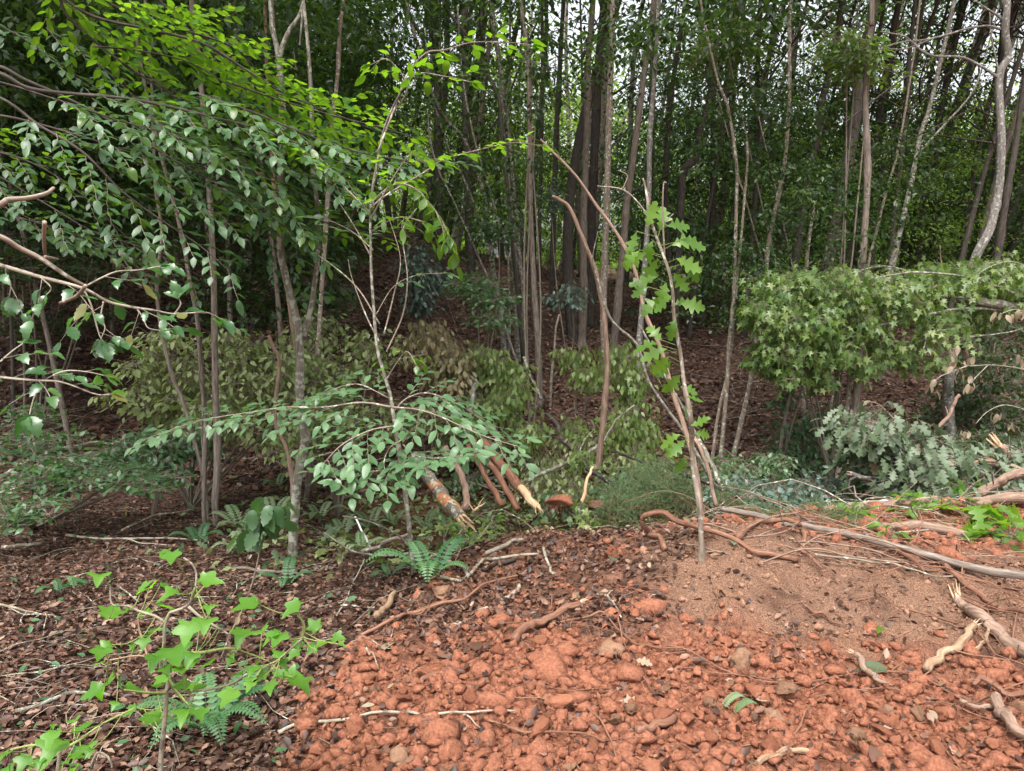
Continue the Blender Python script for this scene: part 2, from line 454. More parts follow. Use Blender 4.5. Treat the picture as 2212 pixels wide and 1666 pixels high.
def tube(mb, pts, rad, sides=7, rough=0.0, knob=0.0, cap=True):
    pts = np.asarray(pts, float); n = len(pts)
    rad = np.broadcast_to(np.asarray(rad, float), (n,)).copy()
    t = nz(np.gradient(pts, axis=0))
    ref = np.array([0.31, 0.95, 0.02]) if abs(t[0][2]) > 0.5 else np.array([0.02, 0.1, 1.0])
    a = nz(ref - (t @ ref)[:, None] * t)
    b = np.cross(t, a)
    th = np.arange(sides) * 2 * math.pi / sides
    L = np.concatenate([[0], np.cumsum(np.linalg.norm(np.diff(pts, axis=0), axis=1))])
    cs, sn = np.cos(th), np.sin(th)
    o = rng.uniform(0, 50, 3)
    R = rad[:, None] * np.ones(sides)
    if rough:
        R = R * (1 + rough * fbm(cs[None] * 1.3 + o[0], sn[None] * 1.3 + L[:, None] * 4, L[:, None] * 9 + o[1] + cs[None] * 0, o=3))
    if knob:
        R = R * (1 + knob * np.maximum(0, noise(L * 7 + o[2], L * 0 + 3)) ** 2)[:, None]
    V = pts[:, None] + R[..., None] * (cs[None, :, None] * a[:, None] + sn[None, :, None] * b[:, None])
    rm = rad.mean()
    bk = np.stack([np.broadcast_to(cs * rm, (n, sides)) + o[0], np.broadcast_to(sn * rm, (n, sides)) + o[1],
                   np.broadcast_to(L[:, None], (n, sides)) + o[2]], -1)
    i = np.arange(n - 1)[:, None] * sides; j = np.arange(sides)[None]
    k = (j + 1) % sides
    Q = np.stack([i + j, i + k, i + k + sides, i + j + sides], -1).reshape(-1, 4)
    V = V.reshape(-1, 3); bk = bk.reshape(-1, 3); T = None
    if cap:
        V = np.vstack([V, pts[0], pts[-1]]); bk = np.vstack([bk, bk[0], bk[-1]])
        m = n * sides
        j = np.arange(sides); k = (j + 1) % sides
        T = np.vstack([np.stack([k, j, np.full(sides, m)], -1), np.stack([m - sides + j, m - sides + k, np.full(sides, m + 1)], -1)])
    mb.add(V, T, Q, 0.5, bk)

def tubes_thin(mb, A, B, r0, r1=None):
    """many straight 3-sided twigs at once"""
    A = np.asarray(A, float); B = np.asarray(B, float)
    if not len(A): return
    r1 = r0 if r1 is None else r1
    t = nz(B - A)
    ref = np.where(np.abs(t[:, 2:3]) > 0.8, np.array([[1.0, 0, 0]]), np.array([[0, 0, 1.0]]))
    a = nz(np.cross(t, ref)); b = np.cross(t, a)
    V = []
    for c, r in ((A, r0), (B, r1)):
        for k in range(3):
            th = 2.0944 * k
            V.append(c + r * (math.cos(th) * a + math.sin(th) * b))
    V = np.stack(V, 1)
    n = len(A)
    q = np.array([[0, 1, 4, 3], [1, 2, 5, 4], [2, 0, 3, 5]])
    Q = (np.arange(n)[:, None, None] * 6 + q[None]).reshape(-1, 4)
    mb.add(V.reshape(-1, 3), None, Q, 0.5, V.reshape(-1, 3))

# ---- leaf shapes: x across, y along, z up
def _half(outline, rib=None, cup=0.10, bend=0.16):
    """outline: (x, y) points up one side; mirrored, joined to the midrib"""
    ys = [p[1] for p in outline]
    V = [(0, y, 0) for y in ys]
    n = len(ys)
    V += [(x, y, cup * x * 2) for x, y in outline]
    V += [(-x, y, cup * x * 2) for x, y in outline]
    T = []
    for i in range(n - 1):
        for off, fl in ((n, 0), (2 * n, 1)):
            q = [i, i + off, i + 1 + off, i + 1]
            for t in ((q[0], q[1], q[2]), (q[0], q[2], q[3])):
                T.append(t if not fl else t[::-1])
    V = np.array(V, float)
    V[:, 2] -= bend * V[:, 1] ** 2
    # drop degenerate
    K = [t for t in T if np.linalg.norm(np.cross(V[t[1]] - V[t[0]], V[t[2]] - V[t[0]])) > 1e-6]
    return V, np.array(K)

def _star(k=1.0):
    o = [(0.04, 0), (0.36, -0.04), (0.17, 0.20), (0.52, 0.40), (0.16, 0.50), (0, 1.0)]
    pts = o + [(-x, y) for x, y in o[-2::-1]]
    V = [(0, 0.28, 0.0)] + [(x, y, -0.10 * abs(x) * 2 - 0.12 * max(y, 0) ** 2) for x, y in pts]
    n = len(pts)
    T = [(0, i + 1, i + 2) for i in range(n - 1)]
    return np.array(V, float), np.array(T)

SH = {
    'ovate': _half([(0, 0), (0.13, 0.10), (0.23, 0.32), (0.245, 0.52), (0.15, 0.80), (0, 1.0)]),
    'wavy': _half([(0, 0), (0.17, 0.10), (0.25, 0.22), (0.25, 0.30), (0.33, 0.42), (0.27, 0.50), (0.31, 0.62), (0.20, 0.70), (0.19, 0.82), (0.07, 0.9), (0, 1.0)], cup=0.14),
    'simple': (np.array([(0, 0, 0), (0.26, 0.45, 0.05), (0, 1, -0.16), (-0.26, 0.45, 0.05)], float), np.array([(0, 1, 2), (0, 2, 3)])),
    'mid': _half([(0, 0), (0.25, 0.35), (0.2, 0.68), (0, 1.0)]),
    'oak': _half([(0.01, 0), (0.09, 0.16), (0.22, 0.26), (0.09, 0.34), (0.33, 0.48), (0.34, 0.55), (0.12, 0.60), (0.29, 0.78), (0.12, 0.82), (0.12, 0.95), (0, 1.0)], cup=0.12, bend=0.2),
    'oaklite': _half([(0.01, 0), (0.22, 0.26), (0.08, 0.34), (0.34, 0.52), (0.12, 0.60), (0.27, 0.80), (0, 1.0)], cup=0.12, bend=0.22),
    'star': _star(),
    'tulip': _half([(0.02, 0.0), (0.22, -0.03), (0.36, 0.05), (0.29, 0.18), (0.40, 0.28), (0.52, 0.44), (0.46, 0.52), (0.24, 0.54), (0.17, 0.72), (0.10, 0.86), (0, 1.0)], cup=0.17, bend=0.25),
    'litter': (np.array([(0, 0, 0.02), (0.22, 0.25, 0.10), (0.30, 0.6, 0.14), (0.04, 1, 0.08), (-0.26, 0.62, 0.05), (-0.2, 0.22, 0.12), (0, 0.5, -0.03)], float),
               np.array([(6, 0, 1), (6, 1, 2), (6, 2, 3), (6, 3, 4), (6, 4, 5), (6, 5, 0)])),
}

def leaf_geo(mb, shape, F):
    """F = dict(p, d, n, s, t) of arrays"""
    V0, T0 = SH[shape]
    d = nz(F['d']); s = nz(np.cross(d, F['n'])); n = np.cross(s, d)
    k = len(d)
    if k == 0: return
    sz = F['s'][:, None, None]
    V = F['p'][:, None] + sz * (V0[None, :, 0:1] * s[:, None] + V0[None, :, 1:2] * d[:, None] + V0[None, :, 2:3] * n[:, None])
    T = (np.arange(k)[:, None, None] * len(V0) + T0[None]).reshape(-1, 3)
    mb.add(V.reshape(-1, 3), T, None, np.repeat(F['t'], len(V0)))

def cat(Fs):
    Fs = [f for f in Fs if f is not None and len(f['p'])]
    return {k: np.concatenate([f[k] for f in Fs]) for k in ('p', 'd', 'n', 's', 't')}

def pick(F, m):
    return {k: v[m] for k, v in F.items()}

_leafmesh = {}
def leaf_meshes(shape, mat):
    key = (shape, mat)
    if key not in _leafmesh:
        out = []
        for k in range(9):
            mb = MB()
            V, T = SH[shape]
            V = V.copy()
            V[:, 2] += 0.05 * np.sin(V[:, 1] * 5 + k) * (1 + np.abs(V[:, 0]) * 2) + rng.uniform(-0.12, 0.12) * V[:, 0] + rng.uniform(-0.05, 0.15) * V[:, 1] ** 2 * -1
            V[:, 0] *= rng.uniform(0.88, 1.12)
            mb.add(V, T, None, (k + 0.5) / 9)
            out.append(mb.mesh('leaf', mat))
        _leafmesh[key] = out
    return _leafmesh[key]

def proj(p):
    q = p - np.array([0, 0, CAMZ])
    dep = q[..., 1] * CP - q[..., 2] * SP
    up = q[..., 1] * SP + q[..., 2] * CP
    dep = np.maximum(dep, 1e-3)
    return 1106 + FPX * q[..., 0] / dep, 833 - FPX * up / dep, dep

def emit(parent, F, shape, mat, nparts=0, lite=None, name='leaf', mass='leaves'):
    """the leaves that show largest become parts; the rest one part of kind stuff"""
    k = len(F['p'])
    if k == 0: return
    rest = np.ones(k, bool)
    if nparts:
        u, v, dep = proj(F['p'])
        ok = (u > -20) & (u < 2232) & (v > -20) & (v < 1686)
        score = np.where(ok, F['s'] / dep, -1)
        idx = np.argsort(-score)[:nparts]
        idx = idx[score[idx] > 0]
        ms = leaf_meshes(shape, mat)
        d = nz(F['d'][idx]); s = nz(np.cross(d, F['n'][idx])); n = np.cross(s, d)
        loc = F['p'][idx] - np.array(parent.location)[None]
        for j, i in enumerate(idx):
            sz = float(F['s'][i])
            o = bpy.data.objects.new(name, ms[int(min(8, max(0, F['t'][i] * 9)))])
            o.matrix_basis = Matrix(((s[j, 0] * sz, d[j, 0] * sz, n[j, 0] * sz, loc[j, 0]),
                                     (s[j, 1] * sz, d[j, 1] * sz, n[j, 1] * sz, loc[j, 1]),
                                     (s[j, 2] * sz, d[j, 2] * sz, n[j, 2] * sz, loc[j, 2]), (0, 0, 0, 1)))
            C.objects.link(o)
            o.parent = parent
        rest[idx] = False
    if rest.any():
        mb = MB()
        leaf_geo(mb, lite or shape, pick(F, rest))
        mb.build(mass, mat, parent, 'stuff')

UP = np.array([0, 0, 1.0])

def spray(path, side_len, step, leaf, ls_jit=0.25, droop=0.10, gap=0.5, nup=None, start=0.15, tint=(0, 1), tipdrop=0.0, tw=None, r=0.0022, taper=0.65, leafdown=0.06):
    """flat leafy spray: side twigs left and right of a branch, leaves left and right of each twig"""
    nup = UP if nup is None else nz(np.array(nup, float))
    seg = np.linalg.norm(np.diff(path, axis=0), axis=1); Lc = np.concatenate([[0], np.cumsum(seg)])
    tot = Lc[-1]
    ps, ds, ns, A, B = [], [], [], [], []
    pos = start * tot; side = 1
    while pos < tot:
        i = min(np.searchsorted(Lc, pos) - 1, len(path) - 2); i = max(i, 0)
        f = (pos - Lc[i]) / max(seg[i], 1e-6)
        c = path[i] * (1 - f) + path[i + 1] * f
        t = nz(path[i + 1] - path[i])
        lat = nz(np.cross(t, nup)) * side
        d = nz(t * rng.uniform(0.5, 1.0) + lat + nup * rng.uniform(-0.15, 0.25))
        L = side_len * (1 - taper * pos / tot) * rng.uniform(0.55, 1.15)
        m = max(2, int(L / (leaf * gap)))
        tt = (np.arange(m + 1)) / m
        q = c[None] + d[None] * (tt * L)[:, None] - UP[None] * (droop * L * tt ** 2)[:, None] + rng.normal(0, 0.01, (m + 1, 3)) * L
        A.append(q[:-1]); B.append(q[1:])
        for j in range(1, m + 1):
            td = nz(q[j] - q[j - 1])
            l2 = nz(np.cross(td, nup)) * (1 if j % 2 else -1)
            if j == m: l2 = l2 * 0.1
            dd = nz(td * rng.uniform(0.5, 1.3) + l2 * rng.uniform(0.5, 1.2) - UP * leafdown * rng.uniform(0, 2) + rng.normal(0, 0.14, 3))
            ps.append(q[j]); ds.append(dd); ns.append(nz(nup + rng.normal(0, 0.17, 3)))
        side = -side
        pos += step * rng.uniform(0.7, 1.3)
    # leaves on the main axis tip
    t = nz(path[-1] - path[-2])
    for s_ in (-1, 0, 1):
        ps.append(path[-1]); ds.append(nz(t + s_ * 0.8 * nz(np.cross(t, nup)) - UP * leafdown)); ns.append(nz(nup + rng.normal(0, 0.25, 3)))
    ps, ds, ns = map(np.array, (ps, ds, ns))
    k = len(ps)
    if tw is not None: tubes_thin(tw, np.concatenate(A), np.concatenate(B), r, r * 0.7)
    return dict(p=ps, d=ds, n=ns, s=leaf * rng.uniform(1 - ls_jit, 1 + ls_jit, k), t=rng.uniform(tint[0], tint[1], k))

def clumps(centres, r, n, leaf, down=0.4, flat=0.5, tint=(0, 1), jit=0.25, tw=None, tr=0.0018, out=None):
    """tufts of leaves round each centre, stalks leading in"""
    c = np.repeat(np.asarray(centres, float), n, 0)
    k = len(c)
    off = rng.normal(0, 1, (k, 3)) * np.array([r, r, r * flat]) * 0.6
    p = c + off
    d = nz(off * np.array([1, 1, 0.4]) + rng.normal(0, 0.3 * r, (k, 3)) - UP * down * r * 1.2)
    nn = nz(UP[None] * 0.9 + rng.normal(0, 0.45, (k, 3)) + off * 0.5 / r * np.array([1, 1, 0]))
    if tw is not None:
        tubes_thin(tw, c, p, tr, tr * 0.6)
    ct = np.repeat(rng.uniform(0, 1, len(centres)), n)
    t = tint[0] + (tint[1] - tint[0]) * np.clip(0.5 * ct + 0.5 * rng.uniform(0, 1, k), 0, 1)
    return dict(p=p, d=d, n=nn, s=leaf * rng.uniform(1 - jit, 1 + jit, k), t=t)

def blob_pts(u, v, ru, rv, d, rd, n, shell=0.35):
    """n centres inside an ellipsoid seen at (u, v)"""
    c = P(u, v, d)
    a = rng.normal(0, 1, (n, 3)); a = nz(a) * (rng.uniform(shell ** 3, 1, (n, 1)) ** (1 / 3)) * np.where(rng.uniform(0, 1, (n, 1)) < 0.3, rng.uniform(1, 1.6, (n, 1)), 1)
    sc = d / FPX
    return c[None] + a * np.array([ru * sc, rd, rv * sc])

def above(u, v, d):
    q = P(u, v, d)
    if d < 12 and q[2] < gz(q[0], q[1], True) + 0.02:
        h = hit(u, v, True)
        if h[1] < d + 0.3:
            q = h; q[2] += 0.02
    return q

def img_path(pts, d0, d1=None, n=None, jit=0.0):
    """picture polyline -> 3-D path, depth running from d0 to d1"""
    d1 = d0 if d1 is None else d1
    m = len(pts)
    q = np.array([above(u, v, d0 + (d1 - d0) * i / max(1, m - 1)) for i, (u, v) in enumerate(pts)])
    q[1:-1] += rng.normal(0, jit, (m - 2, 3)) if m > 2 else 0
    return smooth_path(q, n or max(8, 5 * m))

# ================================================================ GROUND
ang = np.concatenate([np.linspace(-180, -48, 16)[:-1], np.linspace(-48, 44, 560), np.linspace(44, 180, 18)[1:]])
ang = np.radians(ang)
rr = np.concatenate([np.linspace(0.15, 1.6, 8)[:-1], 1.6 * (30 / 1.6) ** np.linspace(0, 1, 430), np.geomspace(31, 600, 26)])
RR, AA = np.meshgrid(rr, ang, indexing='ij')
gx, gy = RR * np.sin(AA), RR * np.cos(AA)
gzv = G(gx, gy)
gzv = np.where(gy < 1.0, G(gx, np.full_like(gy, 1.0)) * 0.0 + gzv, gzv)
mb = MB()
nr, na = RR.shape
i = np.arange(nr - 1)[:, None] * na; j = np.arange(na - 1)[None]
Q = np.stack([i + j, i + j + na, i + j + na + 1, i + j + 1], -1).reshape(-1, 4)[:, ::-1]
mb.add(np.stack([gx, gy, gzv], -1).reshape(-1, 3), None, Q)
mb.add([(0, 0, 0), (-0.2, -0.2, gz(0, -.2)), (0.2, -0.2, gz(0, -.2)), (0, 0.2, gz(0, .2))], [(0, 1, 2), (0, 2, 3), (0, 3, 1)])
g = mb.build('ground', 'ground')
g['kind'] = 'structure'
allx = np.concatenate([gx.ravel(), np.zeros(4)]); ally = np.concatenate([gy.ravel(), np.zeros(4)])
for nm, fn in (('clay', lambda x, y: clay(x, y) * (1 - 0.55 * mixzone(x, y))), ('sand', lambda x, y: np.maximum(sand(x, y), 0.35 * mixzone(x, y)))):
    a = g.data.attributes.new(nm, 'FLOAT', 'POINT')
    a.data.foreach_set('value', fn(allx, ally).astype(np.float32))

def scatter(n, ymin, ymax, xk=0.78, power=1.0, pad=0.5):
    """points spread over the ground that the camera looks at, denser nearby"""
    y = ymin * (ymax / ymin) ** (rng.uniform(0, 1, n) ** power)
    x = rng.uniform(-1, 1, n) * (y * xk + pad)
    return x, y

# --- dead leaves on the forest floor
def litter(n, ymin, ymax, size, keep, mat, name, label, tint=(0, 1), shape='litter', lift=0.012, tilt=0.45, cat_=None):
    x, y = scatter(n, ymin, ymax)
    m = rng.uniform(0, 1, n) < keep(x, y)
    x, y = x[m], y[m]
    z = G(x, y) + lift * rng.uniform(0.3, 2.2, len(x))
    k = len(x)
    th = rng.uniform(0, 2 * math.pi, k)
    e = 0.05
    gxx = (G(x + e, y, False) - G(x - e, y, False)) / (2 * e); gyy = (G(x, y + e, False) - G(x, y - e, False)) / (2 * e)
    nn = nz(np.stack([-gxx, -gyy, np.ones(k)], -1) + rng.normal(0, tilt, (k, 3)))
    d = np.stack([np.cos(th), np.sin(th), np.zeros(k)], -1)
    d = nz(d - (d * nn).sum(-1, keepdims=True) * nn)
    t = np.clip(rng.beta(1.5, 2.2, k), 0, 1) * (tint[1] - tint[0]) + tint[0]
    mbl = MB()
    Fl = dict(p=np.stack([x, y, z], -1), d=d, n=nn, s=size * rng.uniform(0.45, 1.35, k), t=t)
    if shape == 'litter':
        w_ = rng.uniform(0, 1, k)
        for sh_, a_, b_ in (('litter', 0, .5), ('oaklite', .5, .62), ('mid', .62, .8), ('simple', .8, 1.01)):
            leaf_geo(mbl, sh_, pick(Fl, (w_ >= a_) & (w_ < b_)))
    else:
        leaf_geo(mbl, shape, Fl)
    o = mbl.build(name, mat, None, 'stuff')
    o['label'] = label
    return o

litter(88000, 2.0, 9.5, 0.038, lambda x, y: (1 - clay(x, y)) * 0.95 + 0.05, 'litter', 'leaf_litter', 'brown dead leaves covering the forest floor')
litter(60000, 8.5, 30, 0.095, lambda x, y: 0.9 + 0 * x, 'litter', 'leaf_litter', 'brown dead leaves on the bank beyond the gully', lift=0.03)
litter(42000, 3.0, 5.8, 0.036, lambda x, y: mixzone(x, y) * (0.35 + 0.65 * sm(-0.3, 0.3, fbm(x * 3, y * 3, o=3))), 'litter', 'leaf_crumbs', 'torn dead leaves matted over the back of the earth heap', tilt=0.8, lift=0.012)
litter(14000, 2.0, 6.6, 0.026, lambda x, y: clay(x, y) * (0.04 + 0.96 * sm(0.35, 0.8, fbm(x * 1.8 + 4, y * 1.8, o=3) + 0.6 * sm(3.6, 4.6, y) * (1 - sm(0.5, 1.2, x)))), 'litter', 'leaf_crumbs', 'dead leaf scraps mixed into the dumped earth', tilt=0.9, lift=0.008)
def wreck(x, y):
    a = np.exp(-(((x - 0.1) / 1.7) ** 2 + ((y - 8.3) / 1.4) ** 2))
    b = 0.8 * np.exp(-(((x - 3.0) / 1.8) ** 2 + ((y - 6.6) / 0.6) ** 2))
    c = 0.5 * np.exp(-(((x + 0.5) / 1.0) ** 2 + ((y - 5.4) / 0.5) ** 2))
    return np.clip(a + b + c, 0, 1)
litter(38000, 4.5, 12, 0.075, lambda x, y: wreck(x, y), 'wilt', 'fallen_green_leaves', 'wilting green leaves strewn through the gully', lift=0.05, tilt=0.7, shape='mid')
litter(9000, 4.5, 11, 0.085, lambda x, y: wreck(x, y) * 0.8, 'oak_pale', 'fallen_oak_leaves', 'pale oak leaves strewn over the broken branches', lift=0.06, tilt=0.8, shape='oaklite')
litter(2600, 2.2, 8, 0.05, lambda x, y: (1 - clay(x, y)) * 0.35, 'fern', 'seedlings', 'tiny green seedlings growing through the dead leaves', lift=0.035, shape='mid')

# ================================================================ CLODS, CRUMBS, STONES
def ico(sub=2):
    import bmesh
    bm = bmesh.new(); bmesh.ops.create_icosphere(bm, subdivisions=sub, radius=1)
    V = np.array([v.co[:] for v in bm.verts]); T = np.array([[v.index for v in f.verts] for f in bm.faces]); bm.free()
    return V, T
I1, I2, I3 = ico(1), ico(2), ico(3)

def lump(V, seed, amp=0.42, cut=5):
    """angular, crumbly lump broken along rough faces"""
    r = np.random.default_rng(seed)
    W = V * (1 + amp * 0.5 * fbm(V[:, 0] * 1.2 + seed * 3.1, V[:, 1] * 1.2, V[:, 2] * 1.2, o=2))[:, None]
    W = W * np.array([r.uniform(0.8, 1.35), r.uniform(0.7, 1.0), r.uniform(0.6, 0.9)])
    for _ in range(cut + 4):
        d = nz(r.normal(0, 1, 3)); h = r.uniform(0.30, 0.72)
        s = W @ d
        W = W - np.maximum(s - h, 0)[:, None] * d * r.uniform(0.8, 1.0)
    n_ = fbm(W[:, 0] * 4 + seed, W[:, 1] * 4, W[:, 2] * 4, o=3)
    W = W + nz(W) * (0.13 * n_ + 0.06 * noise(W[:, 0] * 9, W[:, 1] * 9 + seed, W[:, 2] * 9) - 0.16 * (1 - np.abs(noise(W[:, 0] * 3 + seed, W[:, 1] * 3, W[:, 2] * 3))) ** 5)[:, None]
    return W * 1.25

clod_m = {}
for m_ in ('red', 'tan'):
    L_ = []
    for k in range(12):
        mb = MB(); V, T = I3 if k < 6 else I2
        mb.add(lump(V, k + (50 if m_ == 'tan' else 0), 0.8, 6), T)
        L_.append(mb.mesh('soil_clod', m_ + '_clod', smooth=False))
    clod_m[m_] = L_

def clod(u, v, rpx, m_, label, name='soil_clod', cat_='clod', group='loose clods of dug earth', sink=0.25, flat=1.0, me=None):
    p = hit(u, v)
    r = rpx * p[1] / FPX
    o = bpy.data.objects.new(name, me or random.choice(clod_m[m_][:6] if rpx > 9 else clod_m[m_]))
    o.location = (p[0], p[1], gz(p[0], p[1], True) + r * (0.7 * flat - sink))
    o.rotation_euler = (rng.uniform(-0.5, 0.5), rng.uniform(-0.5, 0.5), rng.uniform(0, 6.28)) if flat == 1 else (0.1, 0.05, rng.uniform(-0.3, 0.3))
    o.scale = (r * rng.uniform(0.9, 1.2), r, r * flat)
    C.objects.link(o)
    tag(o, label, cat_, group)
    return o

BIG = [  # (column, row, x, y, radius in tile px, material, label)
    (1, 2, 1000, 950, 55, 'red', 'round red clod at the top of the clay heap, left of centre'),
    (1, 2, 1280, 905, 62, 'red', 'tall red clod beside the round one, below the clay-smeared log'),
    (1, 2, 1520, 560, 36, 'tan', 'upright tan clod above the smeared log end'),
    (1, 2, 1770, 290, 62, 'red', 'lone flat red clod with a dark leaf at its foot'),
    (1, 2, 1020, 690, 32, 'red', 'small red clod between two white sticks'),
    (1, 2, 660, 570, 80, 'tan', 'broad tan lump at the edge of the dead leaves'),
    (1, 2, 290, 590, 55, 'tan', 'leaf-edge tan clod beside the short stripped stump'),
    (1, 2, 1185, 550, 30, 'red', 'small red clod touching the speckled white stick'),
    (1, 2, 160, 1110, 55, 'red', 'squared red clod on the left shoulder of the heap'),
    (1, 2, 1890, 690, 50, 'red', 'red clod under the thin forked stick'),
    (1, 2, 1740, 1310, 60, 'red', 'angular red clod right of the pale stick tip'),
    (1, 2, 1880, 1305, 58, 'tan', 'rounded tan-red clod beside the angular one'),
    (1, 2, 1190, 755, 34, 'red', 'small dark red clod over the leaf scraps'),
    (1, 2, 420, 1250, 55, 'red', 'large red clod above the pale grey stick'),
    (1, 2, 970, 1500, 60, 'red', 'large red clod below the tip of the pale grey stick'),
    (1, 2, 1000, 1590, 58, 'red', 'dark undercut red clod near the bottom edge'),
    (1, 2, 600, 1270, 50, 'red', 'round red clod just above the middle of the pale stick'),
    (2, 2, 200, 1460, 60, 'tan', 'big rounded clod beneath the torn fern tip'),
    (2, 2, 185, 1380, 50, 'red', 'red clod touching the torn fern tip'),
    (2, 2, 600, 1400, 78, 'tan', 'largest crumbly clod of the right slope'),
    (2, 2, 640, 1240, 66, 'tan', 'tan clod above the largest crumbly clod'),
    (2, 2, 940, 1385, 56, 'red', 'oblong red clod in the middle of the right slope'),
    (2, 2, 1310, 1590, 52, 'red', 'deep red clod near the bottom edge beside dead leaves'),
    (2, 2, 1390, 1515, 48, 'red', 'deep red clod resting above the bottom one'),
    (2, 2, 1530, 1315, 52, 'tan', 'ochre stone-like clod beside a pale leaf'),
    (2, 2, 985, 1610, 52, 'red', 'rust red clod at the bottom edge of the right slope'),
    (2, 2, 360, 1040, 80, 'tan', 'wide clod at the foot of the sandy mound'),
    (2, 2, 725, 905, 38, 'tan', 'paired small clods halfway down the sandy mound'),
    (2, 2, 450, 1035, 42, 'tan', 'upright clod right of the wide one at the mound foot'),
    (2, 2, 340, 1310, 48, 'red', 'red clod right of the torn fern tip'),
    (2, 2, 1680, 1340, 50, 'red', 'red clod under the crossing roots'),
    (2, 2, 1250, 880, 32, 'red', 'small brown clod behind the single green leaf'),
    (2, 2, 1330, 1300, 48, 'tan', 'low tan clod left of the ochre one'),
]
for c_, r_, x_, y_, q_, m_, lb in BIG:
    (u_, v_), = Z(c_, r_, [(x_, y_)])
    clod(u_, v_, q_ / 3, m_, lb)
mb = MB(); mb.add(lump(I3[0], 77, 0.3, 3), I3[1]); stone_me = mb.mesh('stone', 'tan_clod')
(u_, v_), = Z(2, 2, [(290, 565)])
clod(u_, v_, 30, 'tan', 'flat brown stone half buried in the sandy mound', 'stone', 'stone', None, sink=0.12, flat=0.62, me=stone_me)
(u_, v_), = Z(1, 2, [(1425, 135)])
clod(u_, v_, 9, 'tan', 'small square brown stone on the rim of the gully', 'stone', 'stone', None, sink=0.05, flat=0.9, me=stone_me)

cnt = 0
placed = []; PL = []
while cnt < 262:
    u_, v_ = rng.uniform(500, 2200), rng.uniform(1330, 1690)
    p = hit(u_, v_)
    if clay(p[0:1], p[1:2])[0] < 0.5: continue
    s_ = sand(p[0:1], p[1:2])[0]
    w = 0.15 + 0.85 * (1 - s_)
    if v_ < 1440: w *= 0.35
    if rng.uniform() > w: continue
    rp = 6.0 * math.exp(rng.normal(0.42, 0.5)) * (0.65 + 0.8 * (v_ - 1330) / 340)
    rp = min(rp, 27)
    if any((u_ - a) ** 2 + ((v_ - b) * 1.3) ** 2 < (0.75 * (rp + c)) ** 2 for a, b, c in placed): continue
    placed.append((u_, v_, rp))
    m_ = 'tan' if s_ > 0.55 or rng.uniform() < 0.12 else 'red'
    zone = ('below the pale stick' if v_ > 1560 and u_ < 1180 else 'above the pale stick' if u_ < 1180 else
            'left of the torn fern' if u_ < 1520 else 'under the sandy mound' if u_ < 1900 else 'among the right-hand roots')
    sz = 'fist-sized' if rp > 13 else 'small' if rp > 8 else 'pebble-sized'
    PL.append((f"{sz} {'tan' if m_ == 'tan' else 'red'} clods {zone}", u_, clod(u_, v_, rp, m_, '')))
    cnt += 1
ordinal_labels(PL)

# crumbs: loose earth too fine to count
def crumbs(n, name, mat, keep, size, y0=2.0, y1=6.2):
    x, y = scatter(n, y0, y1, 0.76, 1.0, 0.2)
    m = rng.uniform(0, 1, n) < keep(x, y)
    x, y = x[m], y[m]; k = len(x)
    s = size * np.exp(rng.normal(0, 0.5, k)) * (0.6 + 0.25 * y / 2)
    z = G(x, y) + s * 0.25
    V0, T0 = I1
    out = MB()
    vs = [lump(V0, 200 + q, 0.6, 4) for q in range(9)]
    which = rng.integers(0, 9, k); th = rng.uniform(0, 6.28, k)
    for q in range(9):
        mm = which == q; kk = mm.sum()
        W = vs[q][None] * s[mm][:, None, None]
        c, sn = np.cos(th[mm])[:, None], np.sin(th[mm])[:, None]
        X = W[..., 0] * c - W[..., 1] * sn + x[mm][:, None]; Y = W[..., 0] * sn + W[..., 1] * c + y[mm][:, None]
        V = np.stack([X, Y, W[..., 2] + z[mm][:, None]], -1)
        out.add(V.reshape(-1, 3), (np.arange(kk)[:, None, None] * len(V0) + T0[None]).reshape(-1, 3))
    return out.build(name, mat, None, 'stuff', smooth=False)
crumbs(11500, 'clay_crumbs', 'red', lambda x, y: clay(x, y) * (1 - sand(x, y)) * (1 - 0.8 * mixzone(x, y)), 0.0165)['label'] = 'crumbled red clay between the clods'
crumbs(9000, 'soil_crumbs', 'tan', lambda x, y: clay(x, y) * (0.1 + 0.6 * sand(x, y)) * (0.4 + 0.6 * sm(-0.3, 0.4, fbm(x * 3, y * 3, o=2))), 0.007)['label'] = 'loose tan crumbs on the sandy mound'

# ================================================================ STICKS, ROOTS, LOGS ON THE GROUND
def ground_path(pts, rad, lift=0.0, n=None):
    q = np.array([hit(u, v) for u, v in pts])
    n = n or max(8, 6 * len(pts))
    s = smooth_path(q, n)
    s[:, 2] = np.maximum(G(s[:, 0], s[:, 1], True) + rad * 0.6, s[:, 2] * 0 + G(s[:, 0], s[:, 1], False)) + lift
    k = np.array([0.25, 0.5, 0.25])
    for _ in range(3):
        s[1:-1, 2] = np.maximum(np.convolve(s[:, 2], k, 'valid'), G(s[1:-1, 0], s[1:-1, 1], True) + rad * 0.3)
    return s

def jagged(mb, end, direction, r, n=6, L=0.08):
    a = rng.normal(0, 1, (n, 3)); a = nz(a - (a @ direction)[:, None] * direction)
    A = end + a * r * 0.5; B = A + direction * (L * rng.uniform(0.4, 1.3, n))[:, None] + a * r * 0.5
    tubes_thin(mb, A, B, r * 0.3, r * 0.05)

